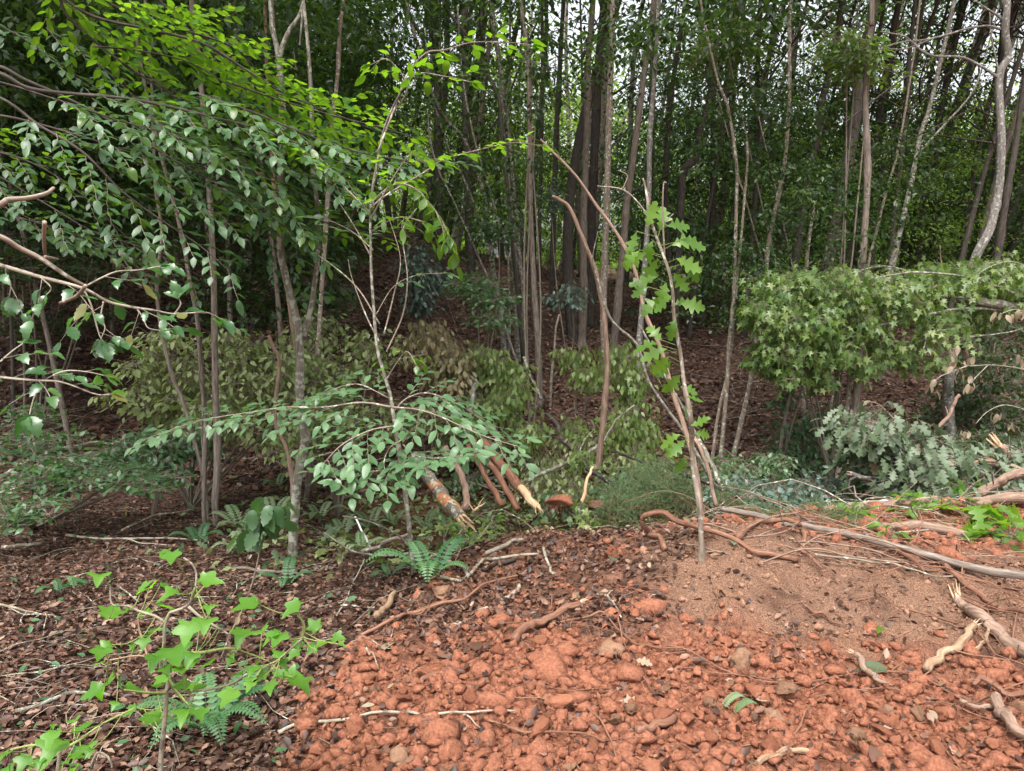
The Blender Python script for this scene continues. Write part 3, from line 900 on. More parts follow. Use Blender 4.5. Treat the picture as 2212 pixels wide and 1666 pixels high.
def stick(name, label, cat_, c, r, pts, rpx, mat, taper=0.7, lift=0.0, d=None, d1=None, side=None, broken=None, rough=0.12, group=None, sides=8):
    """one stick, root or log; on the ground unless a distance is given"""
    f = Z(c, r, pts)
    mid = hit(*f[len(f) // 2]) if d is None else P(*f[len(f) // 2], d)
    rad = rpx / 3 * (mid[1] if d is None else d) / FPX
    path = ground_path(f, rad, lift) if d is None else img_path(f, d, d1, 6 * len(f))
    n = len(path)
    wob = np.stack([noise(np.arange(n) * 0.35 + rng.uniform(0, 99), np.zeros(n) + k) for k in range(3)], -1)
    path = path + wob * min(rad * 0.7, 0.012) * np.array([1, 1, 0.4])
    rr_ = rad * np.linspace(1, taper, n)
    base = path[0].copy()
    hairy = name == 'root' and rpx >= 9
    if side or broken or hairy:
        t = thing(name, base, label, cat_, group)
        mb = MB(); tube(mb, path, rr_, sides, rough, 0.12); mb.build('stem', mat, t)
        if hairy:
            mb = MB(); k_ = 26; ii = rng.integers(1, n - 1, k_)
            A_ = path[ii]; B_ = A_ + rng.normal(0, 1, (k_, 3)) * np.array([.03, .03, .014]) * rng.uniform(.4, 1.6, (k_, 1))
            C_ = B_ + (B_ - A_) * .8 + rng.normal(0, .01, (k_, 3)) - UP * .008
            tubes_thin(mb, A_, B_, .0016, .0011); tubes_thin(mb, B_, C_, .0011, .0006); mb.build('root_hairs', 'clayroot', t, 'stuff')
        for sp in side or []:
            g_ = Z(c, r, sp)
            pp = ground_path(g_, rad * 0.5, lift) if d is None else img_path(g_, d, d, 12)
            mb = MB(); tube(mb, pp, np.linspace(rad * 0.6, rad * 0.25, len(pp)), 6, rough); mb.build('side_twig', mat, t)
        if broken:
            e = -1 if broken != 'start' else 0
            dr = nz(path[-1] - path[-2]) if e == -1 else nz(path[0] - path[1])
            mb = MB(); jagged(mb, path[e], dr, rr_[e], 9, max(0.03, rr_[e] * 3)); mb.build('splintered_end', 'palewood', t)
        return t
    t = thing(name, base, label, cat_, group) if False else None
    mb = MB(); tube(mb, path - base, rr_, sides, rough, 0.12)
    o = mb.build(name, mat)
    o.location = base
    return tag(o, label, cat_, group)

G1 = 'sticks lying on the dug earth'
G2 = 'clay-covered roots sticking out of the earth'
G3 = 'logs lying in the gully'
G4 = 'dead branches on the leaf litter'
stick('fallen_stick', 'long pale grey stick lying across the red clods', 'stick', 1, 2, [(-402, 1470), (-262, 1410), (0, 1380), (200, 1340), (420, 1345), (560, 1328), (850, 1325), (900, 1345), (1130, 1330)], 13, 'white', 0.55, 0.012, side=[[(790, 1335), (840, 1375), (900, 1420)], [(420, 1345), (445, 1375), (462, 1400)]], group=G1)
stick('root', 'smooth brown root running right from below the pale stick', 'root', 1, 2, [(950, 1390), (1060, 1410), (1190, 1470), (1400, 1475), (1560, 1485), (1700, 1505)], 9, 'clayroot', 0.7, 0.012, group=G2)
stick('forked_stick', 'short forked stick standing below the middle of the pale stick', 'stick', 1, 2, [(530, 1360), (590, 1440), (630, 1490), (655, 1550), (668, 1610)], 10, 'clayroot', 0.8, 0.01, side=[[(630, 1490), (660, 1460), (692, 1440)]], group=G1)
stick('log', 'clay-smeared log with a broken pale end on the heap', 'log', 1, 2, [(1120, 870), (1200, 805), (1280, 755), (1400, 705), (1550, 655)], 30, 'clayroot', 0.8, 0.02, broken='end')
stick('root', 'thin curling root right of the clay-smeared log', 'root', 1, 2, [(1350, 750), (1560, 730), (1690, 705), (1790, 780), (1900, 870), (2000, 910), (2212, 955)], 8, 'clayroot', 0.7, 0.015, group=G2)
stick('root', 'long rust brown root along the edge of the dead leaves', 'root', 1, 2, [(140, 850), (260, 780), (430, 690), (620, 625), (820, 570), (960, 480), (1150, 420), (1230, 400)], 13, 'clayroot', 0.6, 0.02, group=G2)
stick('root', 'second root forking below the long rust brown one', 'root', 1, 2, [(380, 705), (520, 680), (560, 640), (700, 600)], 9, 'clayroot', 0.7, 0.02, group=G2)
stick('fallen_stick', 'short upright white stick above the clay-smeared log', 'stick', 1, 2, [(1310, 290), (1340, 370), (1372, 462)], 11, 'white', 0.7, 0.02, group=G1)
stick('fallen_stick', 'grey branch running down right from the thin sapling foot', 'branch', 1, 2, [(460, 262), (600, 305), (700, 355), (780, 395), (820, 440)], 12, 'stick', 0.8, 0.03, side=[[(820, 440), (815, 470), (810, 490)]], group=G4)
stick('fallen_stick', 'long grey stick behind the rust brown root', 'stick', 1, 2, [(640, 475), (780, 468), (860, 415), (920, 372), (1060, 345), (1280, 310)], 11, 'white', 0.8, 0.03, group=G1)
stick('log', 'short black mossy log under the long grey stick', 'log', 1, 2, [(910, 395), (1000, 372), (1120, 350)], 15, 'black', 0.8, 0.01)
stick('fallen_stick', 'curved white lichen stick above the black log', 'stick', 1, 2, [(940, 308), (1050, 275), (1110, 245), (1175, 220)], 14, 'white', 0.8, 0.02, group=G1)
stick('fallen_stick', 'speckled white stick stuck diagonally in the earth', 'stick', 1, 2, [(1040, 600), (1100, 560), (1152, 512)], 14, 'white', 0.9, 0.02, group=G1)
stick('fallen_stick', 'stubby white stick end left of the small red clod', 'stick', 1, 2, [(865, 695), (950, 658)], 13, 'white', 0.9, 0.01, group=G1)
stick('fallen_stick', 'short white cut stick lying above the dead leaf pile', 'stick', 1, 2, [(690, 760), (772, 738)], 14, 'white', 0.95, 0.01, group=G1)
stick('stump', 'short stripped tan stump leaning at the leaf edge', 'stump', 1, 2, [(235, 760), (270, 690), (320, 630), (352, 585)], 22, 'tanwood', 0.8, 0.05)
stick('log', 'half-buried clay-red log left of the heap', 'log', 1, 2, [(430, 1155), (520, 1110), (600, 1090), (700, 1078)], 20, 'clayroot', 0.8, 0.0)
stick('log', 'thick tan root butt in the lower middle', 'root', 1, 2, [(1900, 1512), (1990, 1460), (2080, 1420), (2155, 1398)], 32, 'clayroot', 0.85, 0.02, group=G2)
stick('root', 'bundle of rootlets hanging down the slope', 'root', 1, 2, [(1740, 690), (1790, 740), (1812, 800), (1815, 900), (1805, 1010)], 8, 'clayroot', 0.5, 0.03, side=[[(1812, 850), (1850, 940), (1880, 1010)], [(1812, 900), (1780, 960), (1790, 1050)]], group=G2)
stick('root', 'thin orange rootlet running to the bottom edge', 'root', 1, 2, [(1470, 1260), (1570, 1340), (1660, 1420), (1720, 1500), (1780, 1660)], 7, 'clayroot', 0.7, 0.02, group=G2)
stick('root', 'thin rootlet dangling right of the heap', 'root', 1, 2, [(1880, 980), (1960, 1120), (2010, 1200), (2060, 1290)], 6, 'clayroot', 0.6, 0.02, group=G2)
stick('fallen_stick', 'dark twig slanting at the heap left shoulder', 'stick', 1, 2, [(160, 920), (200, 985), (242, 1070)], 6, 'stick', 0.6, 0.02, group=G1)
stick('fallen_stick', 'thin twigs crossing below the red clod on the right', 'stick', 1, 2, [(1660, 590), (1720, 595), (1760, 650), (1810, 730)], 9, 'stick', 0.6, 0.03, side=[[(1720, 600), (1750, 575), (1780, 560)]], group=G1)
stick('fallen_stick', 'small dark twig beside the red clod', 'stick', 1, 2, [(1930, 680), (1990, 640), (2040, 605)], 6, 'stick', 0.6, 0.02, group=G1)
stick('branch', 'curved brown branch behind the thin sapling trunk', 'branch', 1, 2, [(140, 242), (230, 220), (330, 165), (435, 138)], 15, 'stick', 0.9, d=4.9, d1=4.6)
stick('plastic_tube', 'thin white tube leaning among the pale ferns', 'tube', 1, 2, [(88, 18), (185, 215)], 6, 'plastic', 1.0, d=5.3, d1=5.2, rough=0)
stick('branch', 'fine pale twig arching over the litter left of the sapling', 'branch', 1, 2, [(-30, 690), (30, 590), (60, 500), (90, 420), (150, 290)], 6, 'white', 0.6, d=4.0, d1=4.3, group=G4)
stick('fallen_stick', 'straight grey stick at the edge of dead leaves', 'stick', 1, 2, [(0, 640), (100, 642), (220, 640)], 8, 'stick', 0.8, 0.02, group=G4)
# right part of the slope
stick('root', 'big looping rust root arching out of the bank', 'root', 1, 2, [(2095, 270), (2060, 195), (1990, 130), (1960, 60), (1985, 5), (2080, -5), (2212, 60), (2362, 100), (2562, 205), (2712, 285), (2812, 328), (2952, 358)], 19, 'clayroot', 0.85, d=4.15, d1=3.85, rough=0.12, group=G2)
stick('root', 'second loop of root bending down beside the long log', 'root', 2, 2, [(350, 175), (480, 80), (570, 48), (650, 38), (740, 62), (780, 140), (785, 290)], 17, 'clayroot', 0.9, d=4.25, d1=4.05, rough=0.12, group=G2)
stick('fallen_tree', 'long slim fallen trunk across the right side', 'log', 2, 2, [(250, -35), (450, 2), (600, 38), (850, 90), (1020, 122), (1200, 167), (1400, 217), (1600, 272), (1800, 322), (2000, 367), (2300, 420)], 19, 'bark', 1.15, d=4.85, d1=3.6, side=[[(1200, 165), (1120, 100), (1080, 30)], [(850, 90), (760, 10), (700, -60)]])
stick('fallen_stick', 'long grey stick curving under the fallen trunk', 'stick', 2, 2, [(850, 312), (1080, 330), (1250, 375), (1480, 455), (1740, 495)], 9, 'stick', 0.7, 0.03, group=G1)
stick('root', 'short dark root below the second loop', 'root', 2, 2, [(730, 270), (830, 330), (900, 405)], 11, 'clayroot', 0.7, 0.03, group=G2)
stick('root', 'long rust root running down to the torn log', 'root', 2, 2, [(1480, 235), (1650, 330), (1780, 430), (1900, 530), (2010, 640)], 17, 'clayroot', 1.0, d=4.2, d1=3.6, group=G2)
stick('root', 'rust root crossing the fallen trunk', 'root', 2, 2, [(1270, 170), (1380, 260), (1500, 350), (1560, 390)], 14, 'clayroot', 0.8, d=4.4, d1=4.2, group=G2, broken='start')
stick('log', 'torn thick log with splintered wood at the right edge', 'log', 2, 2, [(1775, 590), (1830, 640), (1900, 710), (2000, 810), (2100, 870), (2280, 960)], 34, 'bark_rust', 1.25, d=3.6, d1=3.05, broken='start', rough=0.3)
stick('root', 'straight rust root reaching the right edge above the torn log', 'root', 2, 2, [(1870, 640), (1960, 655), (2060, 667), (2260, 672)], 13, 'clayroot', 1.0, d=3.55, d1=3.4, group=G2)
stick('root', 'thick tan root with frayed end on the right slope', 'root', 2, 2, [(1590, 1040), (1650, 990), (1740, 935), (1820, 880), (1890, 830)], 29, 'tanwood', 0.9, 0.02, broken='end', rough=0.2, group=G2)
stick('root', 'frayed root spike beside the tan root', 'root', 2, 2, [(1850, 950), (1920, 900), (1960, 850), (1995, 760), (2000, 715)], 16, 'tanwood', 0.4, d=3.3, d1=3.35, group=G2)
stick('root', 'thick bending root at the lower right corner', 'root', 2, 2, [(2010, 1270), (2040, 1330), (2080, 1400), (2160, 1500), (2260, 1580)], 36, 'bark_rust', 1.1, 0.03, rough=0.15, group=G2)
stick('root', 'low root joining the thick bending one', 'root', 2, 2, [(1790, 1285), (1900, 1300), (2020, 1305)], 17, 'bark_rust', 1.0, 0.02, group=G2)
stick('root', 'arching root above the thick bending one', 'root', 2, 2, [(1860, 1170), (1930, 1178), (2010, 1195), (2120, 1225), (2260, 1250)], 18, 'clayroot', 1.0, 0.03, group=G2)
stick('root', 'tan root along the bottom edge', 'root', 2, 2, [(470, 1655), (600, 1632), (700, 1618), (840, 1600)], 21, 'tanwood', 0.9, 0.01, group=G2)
stick('root', 'dark torn root stub pointing up beside the green leaf', 'root', 2, 2, [(1110, 995), (1150, 1020), (1185, 1090), (1240, 1150), (1300, 1185)], 24, 'bark_rust', 0.6, 0.04, broken='start', rough=0.3, group=G2)
stick('root', 'small dark curved root on the sandy mound', 'root', 2, 2, [(780, 655), (830, 680), (900, 690), (950, 725), (1010, 770)], 11, 'clayroot', 0.6, 0.01, group=G2)
for k, (lb, pts) in enumerate([
    ('long thin rootlet crossing below the sandy mound', [(-100, 900), (0, 960), (200, 1030), (330, 1080), (500, 1115), (800, 1122), (1140, 1072)]),
    ('thin rootlet joining it at the left', [(-60, 1080), (0, 1090), (200, 1100), (400, 1112), (640, 1118)]),
    ('thin rootlet from the torn stub to the right roots', [(1180, 1060), (1400, 1080), (1600, 1140), (1850, 1250), (2020, 1310)]),
    ('thin straight rootlet across the right slope', [(850, 1240), (1100, 1190), (1400, 1190), (1560, 1200)]),
    ('rootlet sagging between green leaf and roots', [(1240, 1050), (1440, 1060), (1530, 1100), (1600, 1040)]),
    ('pale rootlet rising from the crumbly clod', [(700, 1500), (760, 1420), (800, 1330), (830, 1290)]),
    ('rootlet above the bottom edge on the right', [(1500, 1300), (1700, 1270), (1900, 1330), (2040, 1390)]),
    ('dark thin rootlet slanting at the lower right', [(1900, 1560), (1980, 1480), (2060, 1430)])]):
    stick('rootlet', lb, 'root', 2, 2, pts, 6, 'clayroot', 0.7, 0.015, group='thin rootlets')
stick('fallen_stick', 'pale stick at the right edge behind the rust root', 'stick', 2, 2, [(1930, 365), (2050, 420), (2260, 448)], 9, 'white', 1.0, d=4.3, d1=4.1, group=G1)
stick('fallen_stick', 'bleached forked twig near the fallen oak leaves', 'stick', 2, 2, [(1270, 155), (1500, 150), (1750, 120), (1860, 205)], 7, 'white', 0.5, d=4.9, d1=4.9, group=G1, side=[[(1500, 150), (1600, 200), (1680, 250)]])
stick('rotten_log', 'dark rotten log behind the long fallen trunk', 'log', 2, 2, [(1240, 110), (1400, 105), (1550, 110), (1700, 130), (1860, 165)], 27, 'bark_rust', 0.9, d=5.6, d1=5.3, rough=0.35)
# left floor
stick('dead_branch', 'long bare branch lying across the leaf litter', 'branch', 0, 2, [(430, 180), (730, 200), (940, 200), (1150, 205), (1360, 212)], 9, 'white', 0.5, 0.04, side=[[(820, 200), (900, 225), (1100, 245)]], group=G4)
stick('dead_branch', 'bare branch rising right from the lying one', 'branch', 0, 2, [(800, 195), (880, 150), (1000, 100), (1200, 60), (1400, 0)], 9, 'stick', 0.5, 0.10, group=G4)
stick('dead_branch', 'thick grey stick at the left edge by the small stem', 'stick', 0, 2, [(0, 242), (130, 232), (270, 222)], 15, 'stick', 0.8, 0.02, group=G4)
stick('dead_branch', 'mossy pale stick behind the star-leaved sapling', 'stick', 0, 2, [(110, 1362), (300, 1290), (480, 1225), (720, 1205)], 17, 'bark_lichen', 0.6, 0.02, group=G4)
stick('dead_branch', 'slim stick reaching in from the left edge', 'stick', 0, 2, [(0, 1128), (250, 1100), (450, 1040), (640, 980), (950, 925)], 7, 'stick', 0.6, 0.03, group=G4)
stick('dead_branch', 'stout brown stick beside the fern tuft', 'stick', 0, 2, [(1530, 382), (1650, 388), (1800, 405), (1970, 425)], 12, 'bark', 0.7, 0.02, group=G4, broken='start')
stick('dead_branch', 'short grey stick in the litter by the star leaves', 'stick', 0, 2, [(610, 1022), (730, 1000), (850, 985)], 9, 'white', 0.8, 0.015, group=G4)
stick('dead_branch', 'bare twig tangle at the left edge', 'branch', 0, 2, [(0, 640), (60, 660), (180, 690), (350, 715)], 10, 'stick', 0.5, 0.04, side=[[(60, 660), (150, 700), (260, 715)], [(180, 690), (140, 740), (150, 770)]], group=G4)
stick('dead_branch', 'thin twig slanting above the small fern', 'branch', 0, 2, [(780, 515), (840, 550), (900, 610)], 6, 'stick', 0.6, 0.03, group=G4)
stick('dead_branch', 'upright arched white twig at the bottom left', 'branch', 0, 2, [(590, 1650), (620, 1560), (660, 1550), (710, 1590), (720, 1650)], 9, 'white', 0.8, d=2.15, group=G4)
stick('dead_branch', 'fallen pale branch left of the wilting crown', 'branch', 0, 1, [(0, 1480), (170, 1390), (330, 1310), (480, 1270), (620, 1250), (760, 1257)], 13, 'bark_light', 0.5, 0.06, group=G4)
stick('dead_branch', 'brown branch low at the left edge', 'branch', 0, 1, [(0, 1560), (200, 1520), (420, 1512)], 8, 'stick', 0.6, 0.05, group=G4)
# gully logs
stick('log', 'thick grey log with orange peeling bark in the gully', 'log', 1, 1, [(470, 1295), (560, 1425), (650, 1540), (770, 1690)], 40, 'peeled', 1.0, d=7.5, d1=6.5, broken='end', group=G3)
stick('log', 'crooked reddish log right of the peeling one', 'log', 1, 1, [(670, 1235), (740, 1350), (800, 1470), (812, 1560), (800, 1640)], 22, 'bark_rust', 1.0, d=7.6, d1=6.7, group=G3)
stick('log', 'thin dark red log, first of the slanting pair', 'log', 1, 1, [(825, 1220), (920, 1400), (980, 1500), (1035, 1610)], 18, 'bark_red', 1.0, d=7.7, d1=6.8, group=G3)
stick('log', 'thin red-brown log, second of the slanting pair', 'log', 1, 1, [(840, 1170), (950, 1320), (1050, 1480), (1140, 1640)], 19, 'bark_red', 1.0, d=7.7, d1=6.8, group=G3)
stick('log', 'stout red log with a pale stripped lower end', 'log', 1, 1, [(915, 1190), (1050, 1370), (1150, 1490), (1200, 1545)], 33, 'bark_red', 1.0, d=7.6, d1=6.8, group=G3)
stick('log', 'pale stripped butt at the foot of the stout red log', 'log', 1, 1, [(1160, 1495), (1210, 1560), (1275, 1630)], 27, 'palewood', 0.9, d=6.85, d1=6.5, broken='end', group=G3)
stick('log', 'grey lichen log slanting up to the bent rusty trunk', 'log', 1, 1, [(1190, 1455), (1350, 1380), (1550, 1290), (1685, 1218)], 15, 'bark_lichen', 0.8, d=8.0, d1=8.3, group=G3)
stick('log', 'black log at the foot of the bent rusty trunk', 'log', 1, 1, [(1590, 1370), (1700, 1430), (1810, 1495)], 17, 'black', 1.0, d=7.4, d1=7.1, group=G3)
stick('log', 'grey black log pointing right behind the black one', 'log', 1, 1, [(1750, 1255), (1850, 1290), (1950, 1335)], 11, 'black', 0.8, d=8.0, d1=7.9, group=G3)
stick('split_branch', 'split orange branch stub under the black log', 'branch', 1, 1, [(1560, 1600), (1575, 1520), (1600, 1430), (1625, 1360)], 13, 'palewood', 0.7, d=7.0, d1=7.2, group=G3)
stick('branch', 'thin white branch beyond the grey lichen log', 'branch', 1, 1, [(1540, 1260), (1570, 1200), (1640, 1110)], 6, 'white', 0.8, d=8.2, group=G3)
stick('branch', 'thin white branch leaning right of the rusty trunk', 'branch', 1, 1, [(1700, 1200), (1780, 1060), (1900, 960)], 6, 'white', 0.8, d=8.4, group=G3)
stick('branch', 'crooked grey branch above the slanting logs', 'branch', 1, 1, [(740, 620), (800, 740), (860, 800), (855, 880), (830, 1000)], 15, 'bark_grey', 1.1, d=9.4, d1=8.6, group=G3)
stick('branch', 'slanting dark branch across the litter slope', 'branch', 1, 1, [(1330, 1020), (1390, 1080), (1430, 1180), (1500, 1250)], 14, 'bark_dark', 0.8, d=9.3, d1=8.5, group=G3)
stick('branch', 'mossy branch lying in the yellow-green leaves', 'branch', 1, 1, [(990, 900), (1080, 980), (1160, 1040), (1240, 1110)], 8, 'bark_lichen', 0.8, d=9.0, group=G3)
stick('branch', 'dark lichen branch behind the brown trunk', 'branch', 1, 1, [(1180, 650), (1220, 760), (1290, 920)], 10, 'bark_lichen', 0.8, d=9.6, d1=9.2, group=G3)
stick('split_branch', 'splintered pale wood behind the mound rim', 'branch', 1, 1, [(850, 1660), (890, 1620), (930, 1600)], 10, 'palewood', 0.4, d=6.6, side=[[(880, 1640), (900, 1590), (925, 1560)], [(860, 1650), (830, 1600), (820, 1570)]], group=G3)
# debris pile on the right
stick('log', 'long rust log at the bottom of the debris pile', 'log', 2, 1, [(900, 1665), (1100, 1630), (1300, 1605), (1500, 1590), (1640, 1560)], 24, 'bark_rust', 0.9, d=5.35, d1=5.3, group='logs of the debris pile')
stick('log', 'grey brown log lying on the long rust one', 'log', 2, 1, [(930, 1640), (1080, 1612), (1200, 1600), (1360, 1580)], 17, 'bark_light', 0.9, d=5.45, d1=5.4, group='logs of the debris pile')
stick('log', 'broad dark log at the right end of the pile', 'log', 2, 1, [(1840, 1630), (1950, 1585), (2080, 1565), (2280, 1550)], 36, 'bark_rust', 1.1, d=5.3, d1=5.2, group='logs of the debris pile', rough=0.25)
stick('log', 'torn rust log with a pale wound above the broad one', 'log', 2, 1, [(1930, 1525), (2050, 1460), (2140, 1420), (2280, 1380)], 32, 'bark_rust', 1.0, d=5.6, d1=5.5, broken='start', group='logs of the debris pile', rough=0.3)
stick('branch', 'grey branch poking left out of the oak pile', 'branch', 2, 1, [(1330, 1482), (1260, 1450), (1180, 1432), (1075, 1402)], 15, 'bark_grey', 0.9, d=6.2, d1=6.0, broken='end', group='branches of the debris pile')
stick('branch', 'thin vine curl under the grey branch', 'branch', 2, 1, [(1280, 1480), (1200, 1530), (1120, 1560), (1075, 1500), (1080, 1450), (1120, 1425)], 10, 'bark_dark', 0.8, d=6.0, group='branches of the debris pile')
stick('branch', 'long pale branch crossing the pile to the right edge', 'branch', 2, 1, [(1730, 1300), (1850, 1322), (2050, 1350), (2260, 1395)], 16, 'bark_light', 1.1, d=6.2, d1=6.0, group='branches of the debris pile')
stick('branch', 'forked tan branch above the long pale one', 'branch', 2, 1, [(1800, 1420), (1900, 1330), (2000, 1320), (2080, 1340), (2180, 1375)], 12, 'tanwood', 1.0, d=6.0, side=[[(1905, 1330), (1960, 1305), (2060, 1320)]], group='branches of the debris pile')
stick('branch', 'orange branch with broken side stubs on the pile', 'branch', 2, 1, [(1510, 1205), (1430, 1130), (1380, 1095), (1330, 1078)], 10, 'bark_rust', 0.9, d=6.4, side=[[(1430, 1130), (1480, 1135), (1520, 1130), (1570, 1190)], [(1400, 1095), (1350, 1030), (1260, 950), (1160, 933)]], group='branches of the debris pile')
stick('branch', 'upright orange branch stub beside the tall grey trunk', 'branch', 2, 1, [(1645, 1205), (1650, 1120), (1720, 1030), (1750, 960), (1790, 895)], 11, 'bark_rust', 0.9, d=6.5, side=[[(1720, 1030), (1710, 990), (1702, 968)]], group='branches of the debris pile')
stick('branch', 'grey twig branch running through the oak leaves', 'branch', 2, 1, [(1310, 1150), (1420, 1205), (1520, 1270), (1620, 1300)], 11, 'bark_light', 1.2, d=6.3, group='branches of the debris pile')
stick('root_clump', 'upturned muddy stump end behind the pile', 'stump', 2, 1, [(2120, 1330), (2090, 1270), (2060, 1230)], 28, 'bark_rust', 1.1, d=6.6, broken='end', rough=0.35)
stick('branch', 'split orange sapling leaning beside the pale stick', 'branch', 2, 1, [(90, 1190), (140, 1320), (185, 1450), (215, 1620)], 10, 'bark_rust', 1.3, d=5.0, d1=4.9, broken='start')
stick('log', 'dark lichen log behind the pale standing stick', 'log', 2, 1, [(100, 1180), (170, 1320), (260, 1480), (330, 1530)], 14, 'bark_lichen', 1.0, d=7.4, d1=6.6, group=G3)
stick('log', 'black log lying low behind the cedar brush', 'log', 2, 1, [(-60, 1380), (100, 1440), (260, 1510), (380, 1560)], 15, 'black', 0.9, d=6.8, d1=6.2, group=G3)

# thin roots and twigs nobody could count
mb = MB(); mb2 = MB()
def wisps(mb, n, keep, y0, y1, L, r, lift):
    for _ in range(n):
        x, y = scatter(1, y0, y1, 0.74, 0.9, 0.2); x, y = float(x[0]), float(y[0])
        if rng.uniform() > keep(np.array([x]), np.array([y]))[0]: continue
        th = rng.uniform(0, math.pi * 2); l = L * rng.uniform(0.5, 1.6); k = 6
        q = np.zeros((k, 3)); q[0] = (x, y, 0)
        for i in range(1, k):
            th += rng.normal(0, 0.35)
            q[i, :2] = q[i - 1, :2] + np.array([math.cos(th), math.sin(th)]) * l / (k - 1)
        q[:, 2] = G(q[:, 0], q[:, 1]) + lift * np.abs(rng.normal(0.4, 0.6)) * np.sin(np.linspace(0.1, 3.0, k)) + r
        tube(mb, q, r * rng.uniform(0.5, 1.4) * np.linspace(1, 0.5, k), 4, 0, 0, False)
wisps(mb, 520, lambda x, y: clay(x, y), 2.0, 6.5, 0.28, 0.0022, 0.035)
wisps(mb, 260, lambda x, y: clay(x, y) * sm(1.2, 2.4, x), 2.6, 6.5, 0.6, 0.0045, 0.09)
wisps(mb, 1500, mixzone, 3.0, 5.6, 0.22, 0.0022, 0.03)
mb.build('root_fibres', 'clayroot', None, 'stuff')['label'] = 'fine torn roots trailing over the dug earth'
wisps(mb2, 900, lambda x, y: (1 - clay(x, y)) * (y < 8), 2.2, 9, 0.4, 0.0026, 0.04)
wisps(mb2, 500, lambda x, y: 1 + 0 * x, 8.5, 24, 1.2, 0.006, 0.10)
wisps(mb2, 260, lambda x, y: (x > 0) * 1.0, 4.8, 8.0, 0.8, 0.005, 0.22)
mb2.build('fallen_twigs', 'stick', None, 'stuff')['label'] = 'fine bare twigs scattered over the forest floor'

# single leaves on the dug earth
def lone(u, v, s, shape, mat, label, tint=0.5, up=0.03):
    p = hit(u, v); mb = MB()
    d = nz([rng.normal(), rng.normal(), 0.1]); n_ = nz([rng.normal(0, .3), rng.normal(0, .3) - 0.3, 1])
    leaf_geo(mb, shape, dict(p=np.zeros((1, 3)), d=d[None], n=n_[None], s=np.array([s]), t=np.array([tint])))
    o = mb.build('leaf', mat); o.name = 'single_leaf'; o.location = (p[0], p[1], gz(p[0], p[1], True) + up)
    tag(o, label, 'leaf')
for c_, r_, x_, y_, s_, sh, mt, lb in [
    (2, 2, 1260, 850, .10, 'oak', 'oak', 'single green leaf standing on the right slope'), (2, 2, 1320, 1065, .12, 'wavy', 'oak_pale', 'broad green leaf lying beside the torn root stub'),
    (1, 2, 215, 1275, .05, 'ovate', 'cream', 'round cream leaf on the red clods'), (1, 2, 280, 890, .10, 'wavy', 'cream', 'yellow dry leaf at the left of the heap'),
    (1, 2, 890, 940, .06, 'wavy', 'cream', 'cream crumpled leaf beside the round red clod'), (1, 2, 1900, 1275, .06, 'star', 'cream', 'pale star-shaped leaf on the tan-red clod'),
    (2, 2, 470, 1250, .055, 'wavy', 'cream', 'cream leaf above the crumbly clod'), (2, 2, 1600, 1310, .05, 'ovate', 'cream', 'small white leaf beside the ochre clod'),
    (2, 2, 1120, 1590, .08, 'oak', 'cream', 'cream lobed leaf near the bottom edge'), (2, 2, 1250, 1600, .08, 'wavy', 'litter', 'brown curled leaf beside the deep red clod'),
    (1, 2, 490, 500, .08, 'oak', 'oak_pale', 'pale green oak leaf under the fern tuft'), (1, 2, 1760, 360, .09, 'wavy', 'oak_pale', 'dark drooping leaf at the foot of the lone red clod'),
    (1, 2, 870, 950, .09, 'wavy', 'litter', 'dark purple-brown curled leaf on the heap'), (1, 2, 620, 930, .09, 'ovate', 'litter', 'long brown leaf curled over the leaf pile'),
    (2, 2, 330, 260, .10, 'oak', 'oak_pale', 'green leaf beside the standing stick'), (0, 2, 920, 1430, .13, 'oak', 'oak', 'green oak leaf lying on the brown litter'),
    (0, 2, 600, 1310, .07, 'wavy', 'cream', 'silvery leaf in the litter below the star leaves'), (1, 2, 1900, 1020, .07, 'oak', 'cream', 'dry toothed leaf under the hanging rootlets')]:
    (u_, v_), = Z(c_, r_, [(x_, y_)]); lone(u_, v_, s_, sh, mt, lb, rng.uniform(0.2, 0.8))

# ================================================================ TREES
def crown_mesh(seed, rx, rz, ncl, per, leaf, mat, cr=0.45, flat=0.3):
    r = np.random.default_rng(seed)
    c = nz(r.normal(0, 1, (ncl, 3))) * r.uniform(0.12, 1, (ncl, 1)) ** 0.5 * np.array([rx, rx, rz])
    c[:, 2] += 0.15 * np.abs(c[:, 0])
    F = clumps(c, cr, per, leaf, down=0.3, flat=flat)
    mb = MB(); leaf_geo(mb, 'simple', F)
    return mb.mesh('crown', mat)

LOW = [crown_mesh(100 + k, 2.3, 3.3, 150, 26, 0.12, 'woods') for k in range(5)]
LOWL = [crown_mesh(150 + k, 2.1, 3.0, 90, 24, 0.10, 'far') for k in range(3)]
HIGH = [crown_mesh(200 + k, 3.2, 2.4, 110, 24, 0.17, 'woods', 0.6) for k in range(4)]
NEARC = [crown_mesh(250 + k, 2.8, 1.5, 150, 28, 0.11, 'woods', 0.45) for k in range(3)]
BUSHY = [crown_mesh(300 + k, 1.1, 0.9, 75, 22, 0.085, 'woods', 0.26) for k in range(4)]
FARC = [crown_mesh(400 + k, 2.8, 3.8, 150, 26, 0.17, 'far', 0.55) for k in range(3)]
LIMB = []
for k in range(4):
    mb = MB(); r_ = np.random.default_rng(500 + k)
    for q in range(9):
        a = r_.uniform(0, 6.28); h = r_.uniform(-2.5, 2.5); L = r_.uniform(1.2, 2.6)
        e = np.array([math.cos(a) * L, math.sin(a) * L, h + L * r_.uniform(0.2, 0.8)])
        m_ = (np.array([0, 0, h]) + e) / 2 + r_.normal(0, 0.12, 3)
        tube(mb, smooth_path([(0, 0, h), m_, e], 7), np.linspace(0.022, 0.006, 7), 4, 0, 0, False)
    LIMB.append(mb.mesh('limbs', 'bark_dark'))

